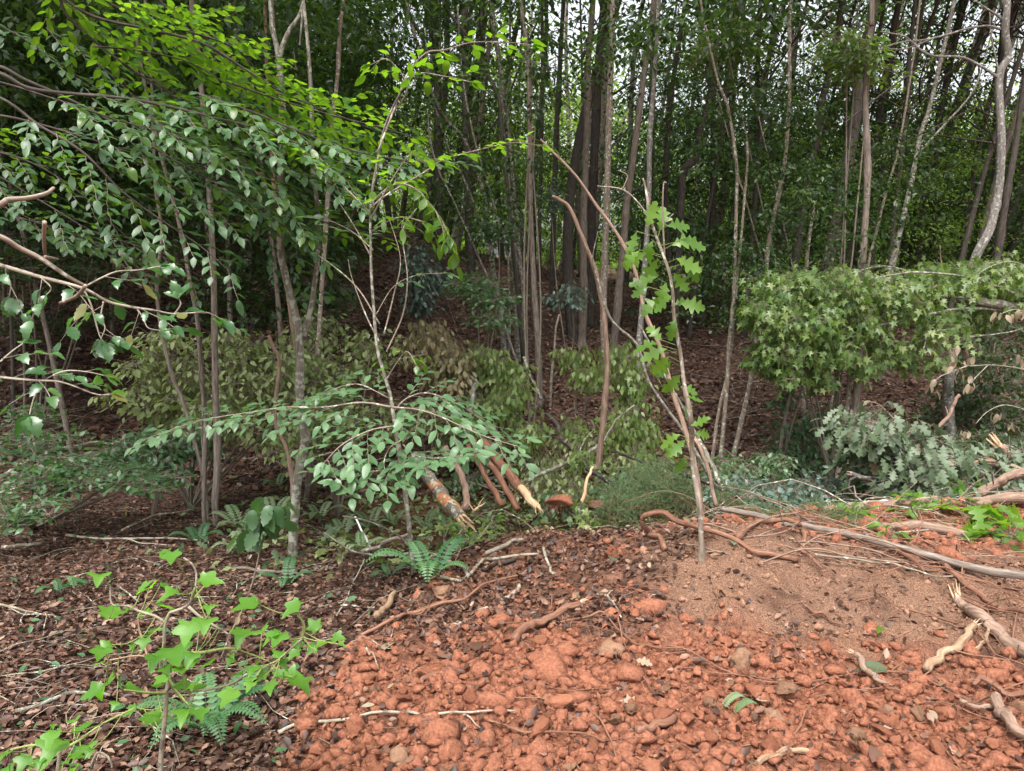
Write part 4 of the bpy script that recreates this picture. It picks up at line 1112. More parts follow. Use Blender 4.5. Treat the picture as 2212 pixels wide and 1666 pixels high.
def inst(name, me, parent, off, s, rz, kind=None):
    o = bpy.data.objects.new(name, me)
    o.location = off; o.scale = (s, s, s) if np.isscalar(s) else s; o.rotation_euler = (0, 0, rz)
    o.parent = parent; C.objects.link(o)
    if kind: o['kind'] = kind
    return o

def trunk(label, segs, rpx, mat, d=None, top=6.0, name='tree', crown=True, group='trees of the forest', taper=0.75, sides=9, forks=None, low=0, cut=None, dtop=None, cat_='tree', knob=0.3, crs=1.0):
    """segs: picture points from the top down to the base"""
    pts = segs[::-1]
    if d is None:
        b = hit(*pts[0]); d = b[1]
    sc = d / FPX
    dt = d if dtop is None else dtop
    q = np.array([P(u, v, d + (dt - d) * i / max(1, len(pts) - 1)) for i, (u, v) in enumerate(pts)])
    g0 = gz(q[0, 0], q[0, 1])
    if q[0, 2] > g0 + 0.05:
        dx = (q[0] - q[1]) / max(1e-3, abs(q[0, 2] - q[1, 2])) * (q[0, 2] - g0)
        nb = q[0] + np.array([np.clip(dx[0], -0.5, 0.5), 0, 0]); nb[2] = gz(nb[0], nb[1]) - 0.05
        q = np.vstack([nb, q])
    else:
        q[0, 2] = g0 - 0.05
    n0 = len(q)
    if top:
        t = nz(q[-1] - q[-2]) * 0.6 + UP * 0.4
        q = np.vstack([q, q[-1] + t * top * 0.5, q[-1] + t * top * 0.5 + nz(t * 0.5 + UP) * top * 0.5])
    n = 5 * len(q)
    path = smooth_path(q, n)
    path[1:] += np.stack([noise(np.arange(n - 1) * 0.16 + d * 7, np.zeros(n - 1) + k * 9) for k in (1, 2, 3)], -1) * np.array([0.012, 0.05, 0]) * min(1, rpx / 6)
    r0 = rpx * sc
    rad = r0 * np.linspace(1.2, taper * (0.8 if top else 1), n)
    rad[0] *= 1.35; rad[1] *= 1.1
    T = thing(name, path[0], label, cat_, group)
    mb = MB(); tube(mb, path, rad, sides, 0.10, knob); mb.build('trunk', mat, T)
    for fk in forks or []:
        fp, fr = fk[0], fk[1]
        e = img_path(fp, d, d, 5 * len(fp))
        if len(fk) > 2:
            e = np.vstack([e, e[-1] + (nz(e[-1] - e[-2]) + UP * 0.4) * fk[2]]); e = smooth_path(e[::2], 24)
        mb = MB(); tube(mb, e, np.linspace(fr * sc, fr * sc * 0.55, len(e)), 7, 0.1, 0.2); mb.build('branch', mat, T)
    if top and crown:
        off = path[-1] - path[0] + np.array([0, 0, -0.5])
        inst('crown', random.choice(NEARC if d < 13 else HIGH), T, off, rng.uniform(0.8, 1.0) * crs, rng.uniform(0, 6.28), 'stuff')
    for k in range(low):
        f = rng.uniform(0.35, 0.8); i_ = int(f * (n - 1))
        inst('foliage', random.choice(BUSHY), T, path[i_] - path[0] + rng.normal(0, 0.3, 3), rng.uniform(0.7, 1.1), rng.uniform(0, 6.28), 'stuff')
    return T, path

def Zc(*parts):
    out = []
    for c, r, pts in parts: out += Z(c, r, pts)
    return out

# --- trees picked out one by one
trunk('tall brown trunk, straight and thin, left of the pale clump gap', Zc((1, 0, [(1165, 0), (1200, 250), (1215, 600), (1225, 1100), (1230, 1500)]), (1, 1, [(1245, 100), (1262, 350), (1280, 700), (1287, 975)])), 5.8, 'bark', crown=True)
trunk('pale grey lichen trunk, tallest of the leaning clump', Zc((1, 0, [(975, 0), (990, 200), (1035, 500), (1040, 850), (1080, 1200), (1110, 1500)]), (1, 1, [(1125, 100), (1138, 300), (1145, 500), (1150, 690)])), 6.5, 'bark_lichen', group='pale trunk clump')
trunk('second pale trunk crowded against the tallest of the clump', Zc((1, 0, [(1000, 250), (1060, 600), (1085, 900), (1110, 1200), (1140, 1560)]), (1, 1, [(1165, 100), (1185, 300), (1175, 500), (1160, 680)])), 5, 'bark_lichen', group='pale trunk clump', top=4)
trunk('pale trunk leaning left out of the clump', Zc((1, 0, [(560, 520), (660, 750), (790, 900), (870, 1100), (930, 1300), (965, 1560)]), (1, 1, [(985, 100), (1015, 270), (1040, 450), (1062, 655)])), 5, 'bark_lichen', group='pale trunk clump', top=3)
trunk('thin pale stem leaning left beside the clump', Zc((1, 0, [(690, 950), (760, 1090), (830, 1250), (900, 1440), (960, 1640)]), (1, 1, [(1000, 150), (1040, 350), (1065, 640)])), 3.2, 'bark_grey', group='pale trunk clump', top=2, crown=False)
trunk('thinnest bare stem slanting left of the clump', Zc((1, 0, [(640, 1130), (700, 1250), (780, 1420), (880, 1640)]), (1, 1, [(960, 160), (1010, 300)])), 2.2, 'bark_grey', d=12.0, group='pale trunk clump', top=1, crown=False)
trunk('slender spotted stem with small leaf tufts in the clump', Zc((1, 0, [(860, 900), (960, 1230), (1020, 1450), (1075, 1640)]), (1, 1, [(1080, 100), (1090, 400), (1085, 640)])), 2.6, 'bark_lichen', d=12.3, group='pale trunk clump', top=2, low=1)
trunk('dark limb sweeping down right into the pale clump', Zc((1, 0, [(650, -20), (700, 80), (790, 200), (880, 330), (950, 480), (1020, 640), (1045, 900)])), 3.5, 'bark_dark', d=12.6, top=3, crown=False, group='pale trunk clump')
trunk('left one of the two close grey-brown trunks', Zc((1, 0, [(1630, 0), (1600, 400), (1585, 900), (1572, 1300)]), (1, 1, [(1570, 100), (1565, 400), (1560, 680)])), 7.5, 'bark', d=15)
trunk('darker thick trunk half hidden behind the close pair', Zc((1, 0, [(1700, 0), (1668, 400), (1645, 900), (1625, 1300)]), (1, 1, [(1615, 100), (1608, 400), (1600, 640)])), 10, 'bark_dark', d=17)
trunk('straight warm brown trunk right of the close pair', Zc((1, 0, [(1758, 0), (1748, 500), (1730, 1000), (1712, 1600)]), (1, 1, [(1700, 300), (1700, 700)])), 7.2, 'bark_light', d=13)
trunk('brown trunk leaning right behind the standing oak stick', Zc((1, 0, [(2025, 0), (1975, 400), (1905, 900), (1850, 1300), (1825, 1600)]), (1, 1, [(1800, 170), (1775, 450), (1745, 740)])), 7.6, 'bark', d=14)
trunk('smooth grey trunk, slim, crossing the leaning brown one', Zc((1, 0, [(2058, 0), (2035, 400), (2005, 900), (1992, 1300)]), (1, 1, [(1970, 0), (1945, 400), (1925, 700), (1905, 1010)])), 5.8, 'bark_grey', d=11)
trunk('thick near-black trunk behind the floating leafy twig', Zc((1, 0, [(600, 0), (620, 500), (630, 1000), (645, 1600)])), 8.5, 'bark_dark', d=19, low=2)
trunk('black trunk with leaning fork left of the pale clump', Zc((1, 0, [(805, 0), (800, 400), (815, 900), (835, 1600)])), 9, 'bark_dark', d=18, forks=[([(1008, 210), (960, 150), (900, 60), (860, -20)], 5, 3), ([(1012, 330), (1080, 250), (1120, 150), (1180, -10)], 3, 2)])
trunk('dark straight trunk between the brown and the close pair', Zc((1, 0, [(1440, 0), (1415, 500), (1390, 1000), (1370, 1660)])), 5.5, 'bark_dark', d=18, low=1)
trunk('slim dark trunk just left of it', Zc((1, 0, [(1300, -10), (1305, 600), (1290, 1200), (1285, 1600)])), 4, 'bark_dark', d=21, low=1)
trunk('pair-stem pale sapling, taller left stem', Zc((2, 0, [(210, 480), (290, 700), (340, 1000), (357, 1200), (340, 1640)]), (2, 1, [(330, 200), (300, 550), (288, 850), (247, 1330)])), 3.9, 'bark_light', top=2, low=2, group='slim pale saplings on the right')
trunk('knobbly right stem of the pale pair, broken off on top', Zc((2, 0, [(410, 920), (417, 1050), (400, 1280), (372, 1640)]), (2, 1, [(345, 250), (300, 700), (240, 950), (210, 1180)])), 3.2, 'bark_light', d=9.6, top=0, group='slim pale saplings on the right', forks=[([(1610, 420), (1598, 395), (1593, 370)], 2.0)])
trunk('slim light trunk leaning right with a kink low down', Zc((2, 0, [(700, 0), (685, 300), (685, 700), (652, 1100), (592, 1400), (555, 1640)]), (2, 1, [(530, 200), (480, 480), (430, 850), (325, 1310)])), 4.6, 'bark_light', top=3, group='slim pale saplings on the right', low=1)
trunk('straight reddish brown trunk above the maple foliage', Zc((2, 0, [(1215, 0), (1215, 180), (1205, 400), (1190, 700), (1185, 1200), (1165, 1660)]), (2, 1, [(1160, 90), (1135, 600), (1100, 1000), (1055, 1490)])), 7.0, 'bark', top=5)
trunk('pale stem crossing in front below the maple foliage', Zc((2, 1, [(1130, 450), (1112, 600), (1080, 850), (1030, 1150), (985, 1485)])), 5.2, 'bark_light', top=0, name='broken_sapling', cat_='tree')
trunk('thin pale stem slanting right of the reddish trunk', Zc((2, 0, [(1445, 700), (1390, 980), (1330, 1200), (1270, 1450), (1215, 1660)]), (2, 1, [(1190, 120), (1140, 300)])), 3.0, 'white', d=11.5, top=2, crown=False, low=1)
T_, p_ = trunk('tall grey trunk with an S-bend on the right', Zc((2, 0, [(2090, -30), (2100, 0), (2085, 200), (2112, 370), (2060, 500), (2050, 900), (2040, 1250), (1990, 1450), (1910, 1620)]), (2, 1, [(1865, 120), (1800, 400), (1750, 600), (1722, 780), (1728, 900), (1765, 1240)])), 9.2, 'bark_grey', top=4, taper=0.8,
    forks=[(Z(2, 0, [(2075, 195), (1980, 170), (1850, 185), (1700, 230), (1560, 260), (1440, 270), (1330, 300), (1240, 340)]), 2.6),
           (Z(2, 0, [(2055, 510), (1950, 440), (1810, 372), (1640, 365), (1550, 330), (1480, 270), (1420, 230), (1270, 205)]), 2.8),
           (Z(2, 0, [(1600, 255), (1500, 300), (1400, 320), (1280, 305), (1180, 262)]), 1.8),
           (Z(2, 0, [(2080, 140), (2040, 100), (1960, 50), (1870, -10)]), 2.6),
           (Z(2, 0, [(2050, 480), (2020, 340), (1995, 200), (1990, 80)]), 2.2),
           (Z(2, 0, [(2110, 390), (2150, 300), (2212, 250)]), 2)])
trunk('crooked dark trunk in the middle of the right woods', Zc((2, 0, [(500, 90), (380, 190), (300, 300), (170, 430), (185, 600), (110, 850), (85, 1020), (0, 1110), (-10, 1300)])), 7.0, 'bark_dark', d=16, top=3)
trunk('thick dark trunk leaning right past the pale saplings', Zc((2, 0, [(965, 400), (905, 650), (875, 900), (825, 1100), (745, 1600)])), 8.0, 'bark_dark', d=17)
trunk('dark trunk leaning beside the reddish one', Zc((2, 0, [(1200, 600), (1100, 1000), (1000, 1350), (950, 1600)])), 5, 'bark_dark', d=18)
trunk('slim black trunk standing straight in the right woods', Zc((2, 0, [(575, 250), (530, 600), (500, 1000), (445, 1600)])), 4.6, 'bark_dark', d=17)
trunk('black trunk forking near the right branches', Zc((2, 0, [(1500, 60), (1455, 500), (1440, 760), (1350, 1650)])), 5, 'bark_dark', d=16, forks=[([(1960, 250), (1990, 180), (2030, 90)], 2.4, 2)])
trunk('grey-green lichen trunk bending toward the right branches', Zc((2, 0, [(1620, 600), (1530, 900), (1480, 1150), (1380, 1600)])), 5, 'bark_lichen', d=14, forks=[([(1985, 330), (2040, 270), (2100, 200), (2130, 120)], 2.5, 1.5)])
trunk('dark trunk close behind the S-bent grey one', Zc((2, 0, [(2165, 850), (2100, 1200), (2035, 1640)])), 6.5, 'bark_dark', d=14)
trunk('broken pale stub standing right of the saplings', Zc((2, 0, [(855, 1300), (840, 1420), (808, 1660)]), (2, 1, [(805, 120), (800, 300)])), 4, 'bark_light', d=11.5, top=0, name='snag', cat_='snag')
trunk('splintered orange snag behind the maple branches', Zc((2, 0, [(1672, 1590)]), (2, 1, [(1680, 60), (1700, 110), (1765, 290), (1810, 420), (1840, 700)])), 3.6, 'bark_rust', d=11, top=0, name='snag', cat_='snag', taper=0.3)
trunk('far left slim trunk at the edge of the right woods', Zc((2, 1, [(130, -60), (115, 0), (60, 300), (38, 525)])), 4.5, 'bark_dark', d=None, top=6)
trunk('thin stem with green creeper below the maple foliage', Zc((2, 1, [(720, 820), (680, 960), (640, 1200), (605, 1470)])), 3.8, 'bark', top=0)
trunk('thinner companion stem right of the creeper stem', Zc((2, 1, [(790, 760), (745, 950), (690, 1150), (640, 1440)])), 2.6, 'bark', top=0)
# left group
trunk('big grey trunk with fine bark behind the beech leaves', Zc((0, 0, [(1505, 0), (1530, 400), (1548, 900), (1582, 1400)]), (0, 1, [(1600, 0), (1605, 480)])), 10.5, 'bark_grey', top=6)
trunk('rust red pine trunk behind the forked tree', Zc((0, 0, [(1790, 0), (1795, 300), (1790, 700), (1775, 1000), (1800, 1500)]), (0, 1, [(1810, 0), (1815, 405)])), 6, 'bark_red', d=14.5, top=5)
trunk('reddish slim trunk with peeling bark beside the forked tree', Zc((0, 0, [(1715, 0), (1730, 400), (1745, 700), (1770, 1150), (1790, 1300)])), 4, 'bark_rust', d=8.5, top=3)
trunk('lichen-spotted forked tree with a Y low on its trunk', Zc((0, 0, [(1740, -20), (1762, 200), (1800, 370), (1812, 650), (1832, 1000), (1822, 1300), (1815, 1560)]), (0, 1, [(1838, 60), (1900, 300), (1955, 520), (1958, 900), (1972, 1150), (1935, 1350), (1910, 1640)]), (0, 2, [(1908, 262)])), 9.0, 'bark_lichen', taper=0.6, top=4,
      forks=[(Zc((0, 1, [(1965, 530), (2005, 380), (2035, 200), (2058, 0)]), (0, 0, [(2062, 1400), (2025, 1050), (2020, 700), (2000, 350), (1965, 0)])), 6.4, 4),
             (Z(0, 0, [(1808, 380), (1830, 300), (1880, 190), (1930, 120), (1962, 30), (1975, -40)]), 5.5, 3)])
trunk('brown bent stem at the top beside the forked tree', Zc((0, 0, [(2230, -20), (2200, 200), (2185, 450), (2165, 680), (2150, 900)])), 4.2, 'bark_light', d=8, top=2)
trunk('straight trunk with moss at its foot, right of the slim pair', Zc((0, 0, [(1245, 0), (1270, 200), (1300, 600), (1312, 800), (1340, 1200), (1370, 1660)]), (0, 1, [(1380, 400), (1385, 900), (1402, 1400), (1402, 1640)]), (0, 2, [(1395, 80)])), 6.4, 'bark', top=4, forks=[([(446, 150), (480, 110), (520, 60)], 2.0)])
trunk('vine-wrapped slim trunk, left of the straight one', Zc((0, 0, [(900, 380), (960, 650), (1040, 980), (1095, 1220), (1150, 1440), (1190, 1640)]), (0, 1, [(1215, 130), (1270, 400), (1300, 800), (1320, 1100), (1330, 1640)]), (0, 2, [(1335, 70)])), 4.6, 'bark', top=2, forks=[(Z(0, 1, [(1325, 1350), (1305, 1150), (1320, 900), (1290, 780), (1300, 620), (1265, 500)]), 1.6)])
trunk('slim trunk leaning into the vine-wrapped one', Zc((0, 0, [(980, 820), (1000, 1200), (1045, 1500)]), (0, 1, [(1035, 20), (1015, 250), (1048, 520), (1110, 780), (1180, 950), (1240, 1150), (1305, 1400), (1325, 1600)])), 4.2, 'bark', d=6.5, top=1, crown=False)
trunk('cut crooked stem with a pale top in front of the wilting crown', Zc((0, 1, [(1735, 510), (1765, 590), (1800, 650), (1800, 800), (1790, 1080), (1850, 1230), (1892, 1400), (1900, 1560)])), 4.4, 'bark_rust', d=5.9, top=0, name='snag', cat_='snag')
trunk('thin grey stem at the far left bank', Zc((0, 1, [(140, -100), (148, 200), (152, 440)])), 2.6, 'bark', d=9.5, top=3)
trunk('second thin stem on the far left bank', Zc((0, 0, [(20, 900), (35, 1200), (60, 1660)]), (0, 1, [(70, 300)])), 3, 'bark_dark', d=9, top=3)
trunk('whitish thin trunk high in the left foliage', Zc((0, 0, [(1210, -10), (1225, 100), (1235, 240)]), (0, 0, [(1250, 600), (1300, 1100)])), 3, 'bark_light', d=10, top=2)
# bent rusty stems and standing stick
trunk('bent rusty orange stem curving left at its top', [(1190, 425), (1205, 432), (1228, 450), (1252, 505), (1285, 590), (1303, 680), (1312, 790), (1306, 900), (1290, 1040)], 5.6, 'bark_rust', d=7.9, top=0, name='bent_stem', group='bent rubbed stems', taper=0.55)
trunk('long rusty stem leaning left from the pale standing stick', [(1170, 300), (1205, 335), (1250, 385), (1290, 440), (1335, 510), (1375, 590), (1395, 680), (1430, 760), (1455, 850), (1478, 920), (1500, 1010), (1512, 1110)], 5.6, 'bark_rust', d=6.2, dtop=7.2, top=0, name='bent_stem', group='bent rubbed stems', taper=0.45)
trunk('dark lichen pole leaning left behind the rusty stems', [(1290, 600), (1320, 690), (1375, 745), (1400, 820), (1440, 880), (1475, 930), (1530, 1020)], 3.4, 'bark_lichen', d=7.2, top=0, name='leaning_pole', group='bent rubbed stems', forks=[([(1290, 600), (1280, 560), (1292, 500)], 1.6)])
trunk('second lichen pole slanting beside the first', [(1385, 705), (1412, 760), (1440, 820), (1475, 880), (1500, 930), (1540, 1010)], 3.0, 'bark_lichen', d=7.4, top=0, name='leaning_pole', group='bent rubbed stems')
trunk('thin pale snag with shredded moss below the grey shrub', Zc((1, 1, [(1412, 372), (1390, 470), (1380, 600), (1362, 800), (1352, 975)])), 2.4, 'white', top=0, name='snag', cat_='snag')

# upturned root plates over the washed-out hollow
for c_, q_, lb in (((1400, 1585), 62, 'round red root plate hanging over the washed-out hollow'), ((1700, 1600), 88, 'wide dark root plate with dangling roots above the hollow')):
    (u_, v_), = Z(1, 1, [c_]); d_ = 7.0; p = P(u_, v_, d_); r_ = q_ / 3 * d_ / FPX
    T = thing('root_plate', p, lb, 'root plate', 'root plates over the hollow')
    mb = MB(); mb.add(lump(I3[0], q_, .7, 3) * r_ * np.array([1.25, .9, .8]) + p, I3[1]); mb.build('earth', 'red' if q_ < 70 else 'dark_earth', T, smooth=False)
    mb = MB(); A = p + np.stack([rng.uniform(-1.2, 1.2, 46) * r_, rng.uniform(-.6, -.1, 46) * r_, np.full(46, -.3 * r_)], -1)
    tubes_thin(mb, A, A + np.stack([rng.normal(0, .03, 46), rng.normal(0, .03, 46), -rng.uniform(.05, .17, 46)], -1), .004, .0015); mb.build('rootlets', 'clayroot', T, 'stuff')
# --- the rest of the forest, trunk by trunk
adj = ['slim', 'straight', 'crooked', 'mossy', 'black', 'grey', 'young', 'thick', 'spindly', 'dusky']
sec = [(-99, 300, 'behind the beech leaves'), (300, 560, 'behind the slim pair'), (560, 760, 'behind the forked tree'), (760, 960, 'left of the pale clump'),
       (960, 1160, 'behind the pale clump'), (1160, 1330, 'beside the close pair'), (1330, 1500, 'behind the oak stick'), (1500, 1660, 'behind the pale saplings'),
       (1660, 1860, 'near the reddish trunk'), (1860, 2050, 'near the S-bent trunk'), (2050, 2400, 'beyond the S-bent trunk')]
pos = []
def free(x, y, m): return all((x - a) ** 2 + (y - b) ** 2 > m * m for a, b in pos)
ntree = 0; tries = 0; TL = []
used = {}
while ntree < 150 and tries < 6000:
    tries += 1
    y = rng.uniform(13.5, 46); x = rng.uniform(-0.78, 0.78) * y
    if y < 20 and -0.14 < x / y < 0.0: continue
    if not free(x, y, 1.0): continue
    pos.append((x, y)); ntree += 1
    near = y < 27
    uu = 1106 + FPX * x / y
    gap = any(a < uu < b for a, b in ((800, 1010), (1150, 1340), (1500, 1610), (1790, 1860), (2040, 2180)))
    lean = rng.normal(0.03 + 0.10 * (x / y > 0.1), 0.07); H = rng.uniform(11, 16)
    g0 = gz(x, y)
    k = 9
    tt = np.linspace(0, 1, k)
    bow = rng.normal(0, 0.35); b2 = rng.normal(0, 0.2)
    path = np.stack([x + lean * H * tt + bow * np.sin(tt * 3.1) + b2 * np.sin(tt * 6.3), y + rng.normal(0, 0.4) * tt + 0.2 * np.sin(tt * 5), g0 - 0.1 + H * tt], -1)
    r0 = rng.uniform(0.05, 0.15) if near else rng.uniform(0.07, 0.18)
    uu = 1106 + FPX * x / y
    s_ = next(s for a, b, s in sec if a <= max(uu, -98) < b or s is sec[-1][2])
    a1 = 'leaning' if abs(lean) > 0.12 else random.choice(adj)
    dist = 'near' if y < 20 else 'middle-distance' if y < 30 else 'far'
    lb = ''
    T = thing('tree', path[0], lb, 'tree', 'dark trees deep in the forest')
    TL.append((f"{dist} dark trunks {s_}", uu, T))
    mb = MB(); tube(mb, smooth_path(path, 20), np.linspace(r0, r0 * 0.35, 20), 7 if near else 5, 0.06, 0, False)
    mb.build('trunk', 'bark_dark' if rng.uniform() < 0.75 else 'bark', T)
    inst('limbs', random.choice(LIMB), T, (lean * H * 0.4, 0, H * 0.42), rng.uniform(0.9, 1.3), rng.uniform(0, 6.28))
    dens = 1.0
    if rng.uniform() < ((0.85 if y > 20 else 0.5) if not gap else 0.5):
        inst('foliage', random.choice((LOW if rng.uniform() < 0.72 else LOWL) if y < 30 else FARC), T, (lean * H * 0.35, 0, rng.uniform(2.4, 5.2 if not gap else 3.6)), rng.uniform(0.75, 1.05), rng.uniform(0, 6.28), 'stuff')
    if rng.uniform() < ((0.95 if y < 26 else 0.5) if not gap else (0.6 if y < 19 else 0.0)):
        inst('crown', random.choice(HIGH), T, (lean * H * 0.9, 0, H * 0.9), rng.uniform(0.9, 1.25), rng.uniform(0, 6.28), 'stuff')
# left bank understorey, closer and denser
NB = 0
while NB < 46:
    y = rng.uniform(8.5, 20); x = -rng.uniform(0.22, 0.85) * y
    u_ = 1106 + FPX * x / y
    if not free(x, y, 0.7): continue
    pos.append((x, y)); NB += 1
    g0 = gz(x, y); H = rng.uniform(3.5, 8)
    lean = rng.normal(0, 0.08)
    path = np.stack([x + lean * H * np.linspace(0, 1, 6) + 0.1 * np.sin(np.linspace(0, 4, 6)), y + 0 * np.zeros(6), g0 - 0.05 + H * np.linspace(0, 1, 6)], -1)
    s_ = next(s for a, b, s in sec if a <= max(u_, -98) < b or s is sec[-1][2])
    T = thing('understorey_tree', path[0], '', 'tree', 'understorey trees on the left bank')
    TL.append((f"{'near' if y < 12 else 'middle-distance' if y < 16 else 'far'} leafy young trees {s_}", u_, T))
    mb = MB(); tube(mb, smooth_path(path, 14), np.linspace(0.035, 0.012, 14), 6, 0.06, 0.2, False); mb.build('trunk', 'bark', T)
    for q in range(3):
        hh = H * (0.45 + 0.25 * q)
        inst('foliage', random.choice(BUSHY), T, (lean * hh + rng.normal(0, 0.4), rng.normal(0, 0.4), hh), rng.uniform(0.9, 1.35), rng.uniform(0, 6.28), 'stuff')
ordinal_labels(TL)
# far wood that reads as one mass
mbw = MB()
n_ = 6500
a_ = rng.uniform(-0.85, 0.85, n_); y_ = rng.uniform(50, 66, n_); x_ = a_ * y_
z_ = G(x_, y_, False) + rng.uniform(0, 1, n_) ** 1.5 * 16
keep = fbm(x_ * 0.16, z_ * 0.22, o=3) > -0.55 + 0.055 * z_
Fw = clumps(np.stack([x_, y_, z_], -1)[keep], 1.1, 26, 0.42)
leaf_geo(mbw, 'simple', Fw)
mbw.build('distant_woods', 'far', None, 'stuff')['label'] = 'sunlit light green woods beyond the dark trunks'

# ================================================================ BEECH LEAVES (upper left)
def limb(T, pts, d0, d1, r0, r1, mat='bark_dark', jit=0.0, name='limb'):
    p = img_path(pts, d0, d1, 6 * len(pts), jit)
    mb = MB(); tube(mb, p, np.linspace(r0, r1, len(p)), 7, 0.08, 0.2); mb.build(name, mat, T)
    return p

bx, by = -4.6, 4.6
T = thing('beech_tree', (bx, by, gz(bx, by)), 'beech reaching in from the left with long drooping bright leafy limbs', 'tree')
tp = smooth_path([(bx, by, gz(bx, by) - .1), (bx + .05, by, 2), (bx, by + .1, 5), (bx + .2, by, 8)], 20)
mb = MB(); tube(mb, tp, np.linspace(.13, .05, 20), 10, .08); mb.build('trunk', 'bark_grey', T)
inst('crown', NEARC[0], T, (0.3, 0.2, 8.6), 1.0, 1.0, 'stuff')
tw = MB(); FA, FB = [], []
def bl(pts, d0, d1, r0, sl, leaf, tint, FL, step=0.13, nup=None, droop=0.08, st=0.15, ld=0.06, taper=0.45):
    # carry the limb back to the trunk
    p = limb(T, pts, d0, d1, r0, 0.003)
    FL.append(spray(p, sl, step, leaf, droop=droop, nup=nup, tint=tint, tw=tw, start=st, leafdown=ld, taper=taper))
    return p
toward = (0.05, -0.36, 1)       # leaves tilted to the clearing and its light
bright = (0.0, 0.35, 1)
# limbs start left of the frame, by the trunk
bl([(-300, 120), (-60, 20), (60, -40), (200, 35), (330, 65), (440, 95), (530, 150), (610, 200), (720, 245), (830, 290)], 4.6, 5.0, 0.0120, 0.62, 0.080, (0.5, 1), FA, 0.065, bright, st=0.35)
bl([(-300, 60), (60, -60), (150, 40), (230, 110), (330, 180), (440, 250), (520, 300)], 4.6, 5.2, 0.0108, 0.55, 0.076, (0.4, 1), FA, 0.07, bright, st=0.45)
bl([(150, -60), (260, 20), (380, 60), (500, 100), (560, 160), (600, 220)], 4.8, 5.3, 0.0072, 0.5, 0.076, (0.6, 1), FA, 0.07, bright, st=0.2)
bl([(300, -60), (380, 40), (470, 110), (560, 190), (640, 240), (740, 300)], 5.2, 5.6, 0.0072, 0.5, 0.076, (0.5, 1), FA, 0.07, bright, st=0.2)
bl([(-300, 160), (-40, 150), (60, 190), (150, 202), (270, 213), (390, 236), (560, 280), (680, 330), (760, 400)], 4.3, 4.8, 0.0132, 0.62, 0.076, (0, 0.6), FB, 0.075, toward, st=0.45)
bl([(-300, 180), (-40, 140), (60, 175), (200, 240), (300, 300), (400, 360), (500, 410), (600, 450), (680, 500)], 4.4, 5.0, 0.0108, 0.6, 0.076, (0, 0.6), FB, 0.075, toward, st=0.45)
bl([(-300, 220), (-40, 200), (90, 275), (180, 330), (260, 410), (340, 470), (430, 530), (500, 590)], 4.2, 4.6, 0.0096, 0.55, 0.076, (0, 0.5), FB, 0.08, toward, st=0.4)
bl([(-300, 260), (-40, 245), (160, 290), (300, 335), (420, 355), (560, 420)], 4.6, 5.2, 0.0084, 0.5, 0.070, (0, 0.5), FB, 0.09, toward, st=0.4)
bl([(-300, 300), (0, 330), (150, 400), (260, 500), (330, 560)], 4.8, 5.4, 0.0072, 0.5, 0.070, (0, 0.4), FB, 0.10, toward, st=0.35)
bl([(300, 150), (420, 240), (520, 330), (600, 440), (650, 530)], 5.0, 5.4, 0.0060, 0.5, 0.076, (0, 0.6), FB, 0.08, toward, st=0.1)
bl([(380, 300), (470, 380), (560, 460), (620, 560), (700, 640)], 5.2, 5.6, 0.0060, 0.45, 0.072, (0, 0.6), FB, 0.08, toward, st=0.1)
bl([(560, 260), (680, 330), (790, 370), (900, 400)], 5.4, 5.8, 0.0060, 0.4, 0.072, (0.2, 0.9), FA, 0.08, bright, st=0.1)
bl([(100, 60), (200, 130), (300, 220), (360, 300), (400, 380)], 5.3, 5.8, 0.0060, 0.5, 0.070, (0, 0.5), FB, 0.09, toward, st=0.0)
bl([(-300, 200), (-60, 170), (120, 215), (260, 262), (400, 300), (540, 370), (640, 450)], 4.3, 4.9, 0.0072, 0.6, 0.076, (0.1, 0.8), FB, 0.075, toward, st=0.4)
bl([(-300, 330), (-60, 360), (80, 430), (200, 500), (320, 540), (440, 600)], 4.6, 5.0, 0.0060, 0.5, 0.072, (0, 0.5), FB, 0.09, toward, st=0.35)
bl([(-300, 400), (-60, 430), (60, 470), (170, 530)], 5.0, 5.4, 0.0054, 0.5, 0.072, (0, 0.4), FB, 0.09, toward, st=0.35)
bl([(420, 240), (540, 290), (640, 320), (720, 350), (800, 350)], 5.0, 5.4, 0.0054, 0.5, 0.076, (0.2, 0.9), FB, 0.075, toward, st=0.05)
bl([(200, 100), (300, 110), (420, 140), (540, 220), (640, 300)], 4.7, 5.1, 0.0054, 0.5, 0.076, (0.4, 1), FA, 0.07, bright, st=0.05)
bl([(420, 200), (540, 240), (660, 290), (780, 330), (900, 350), (960, 350)], 4.7, 5.0, 0.007, 0.36, 0.078, (0.2, 1), FB, 0.07, toward, st=0.0)
bl([(500, 180), (600, 215), (720, 250), (840, 280), (900, 300)], 4.9, 5.2, 0.007, 0.34, 0.078, (0.4, 1), FA, 0.065, bright, st=0.0)
bl([(560, 330), (640, 370), (720, 400), (790, 440)], 4.9, 5.2, 0.006, 0.34, 0.076, (0.2, 1), FB, 0.07, toward, st=0.0)
bl([(460, 400), (560, 450), (640, 500), (700, 560)], 4.7, 5.0, 0.006, 0.34, 0.078, (0, 0.8), FB, 0.07, toward, st=0.0)
bl([(320, 250), (400, 300), (500, 340), (600, 400)], 4.5, 4.8, 0.006, 0.40, 0.078, (0.3, 1), FB, 0.065, toward, st=0.0)
bl([(250, 320), (340, 380), (430, 440), (520, 490)], 4.5, 4.8, 0.006, 0.40, 0.078, (0.2, 1), FB, 0.065, toward, st=0.0)
bl([(-60, 300), (60, 350), (180, 380), (280, 440)], 5.2, 5.5, 0.006, 0.40, 0.078, (0.2, 0.8), FA, 0.08, bright, st=0.0)
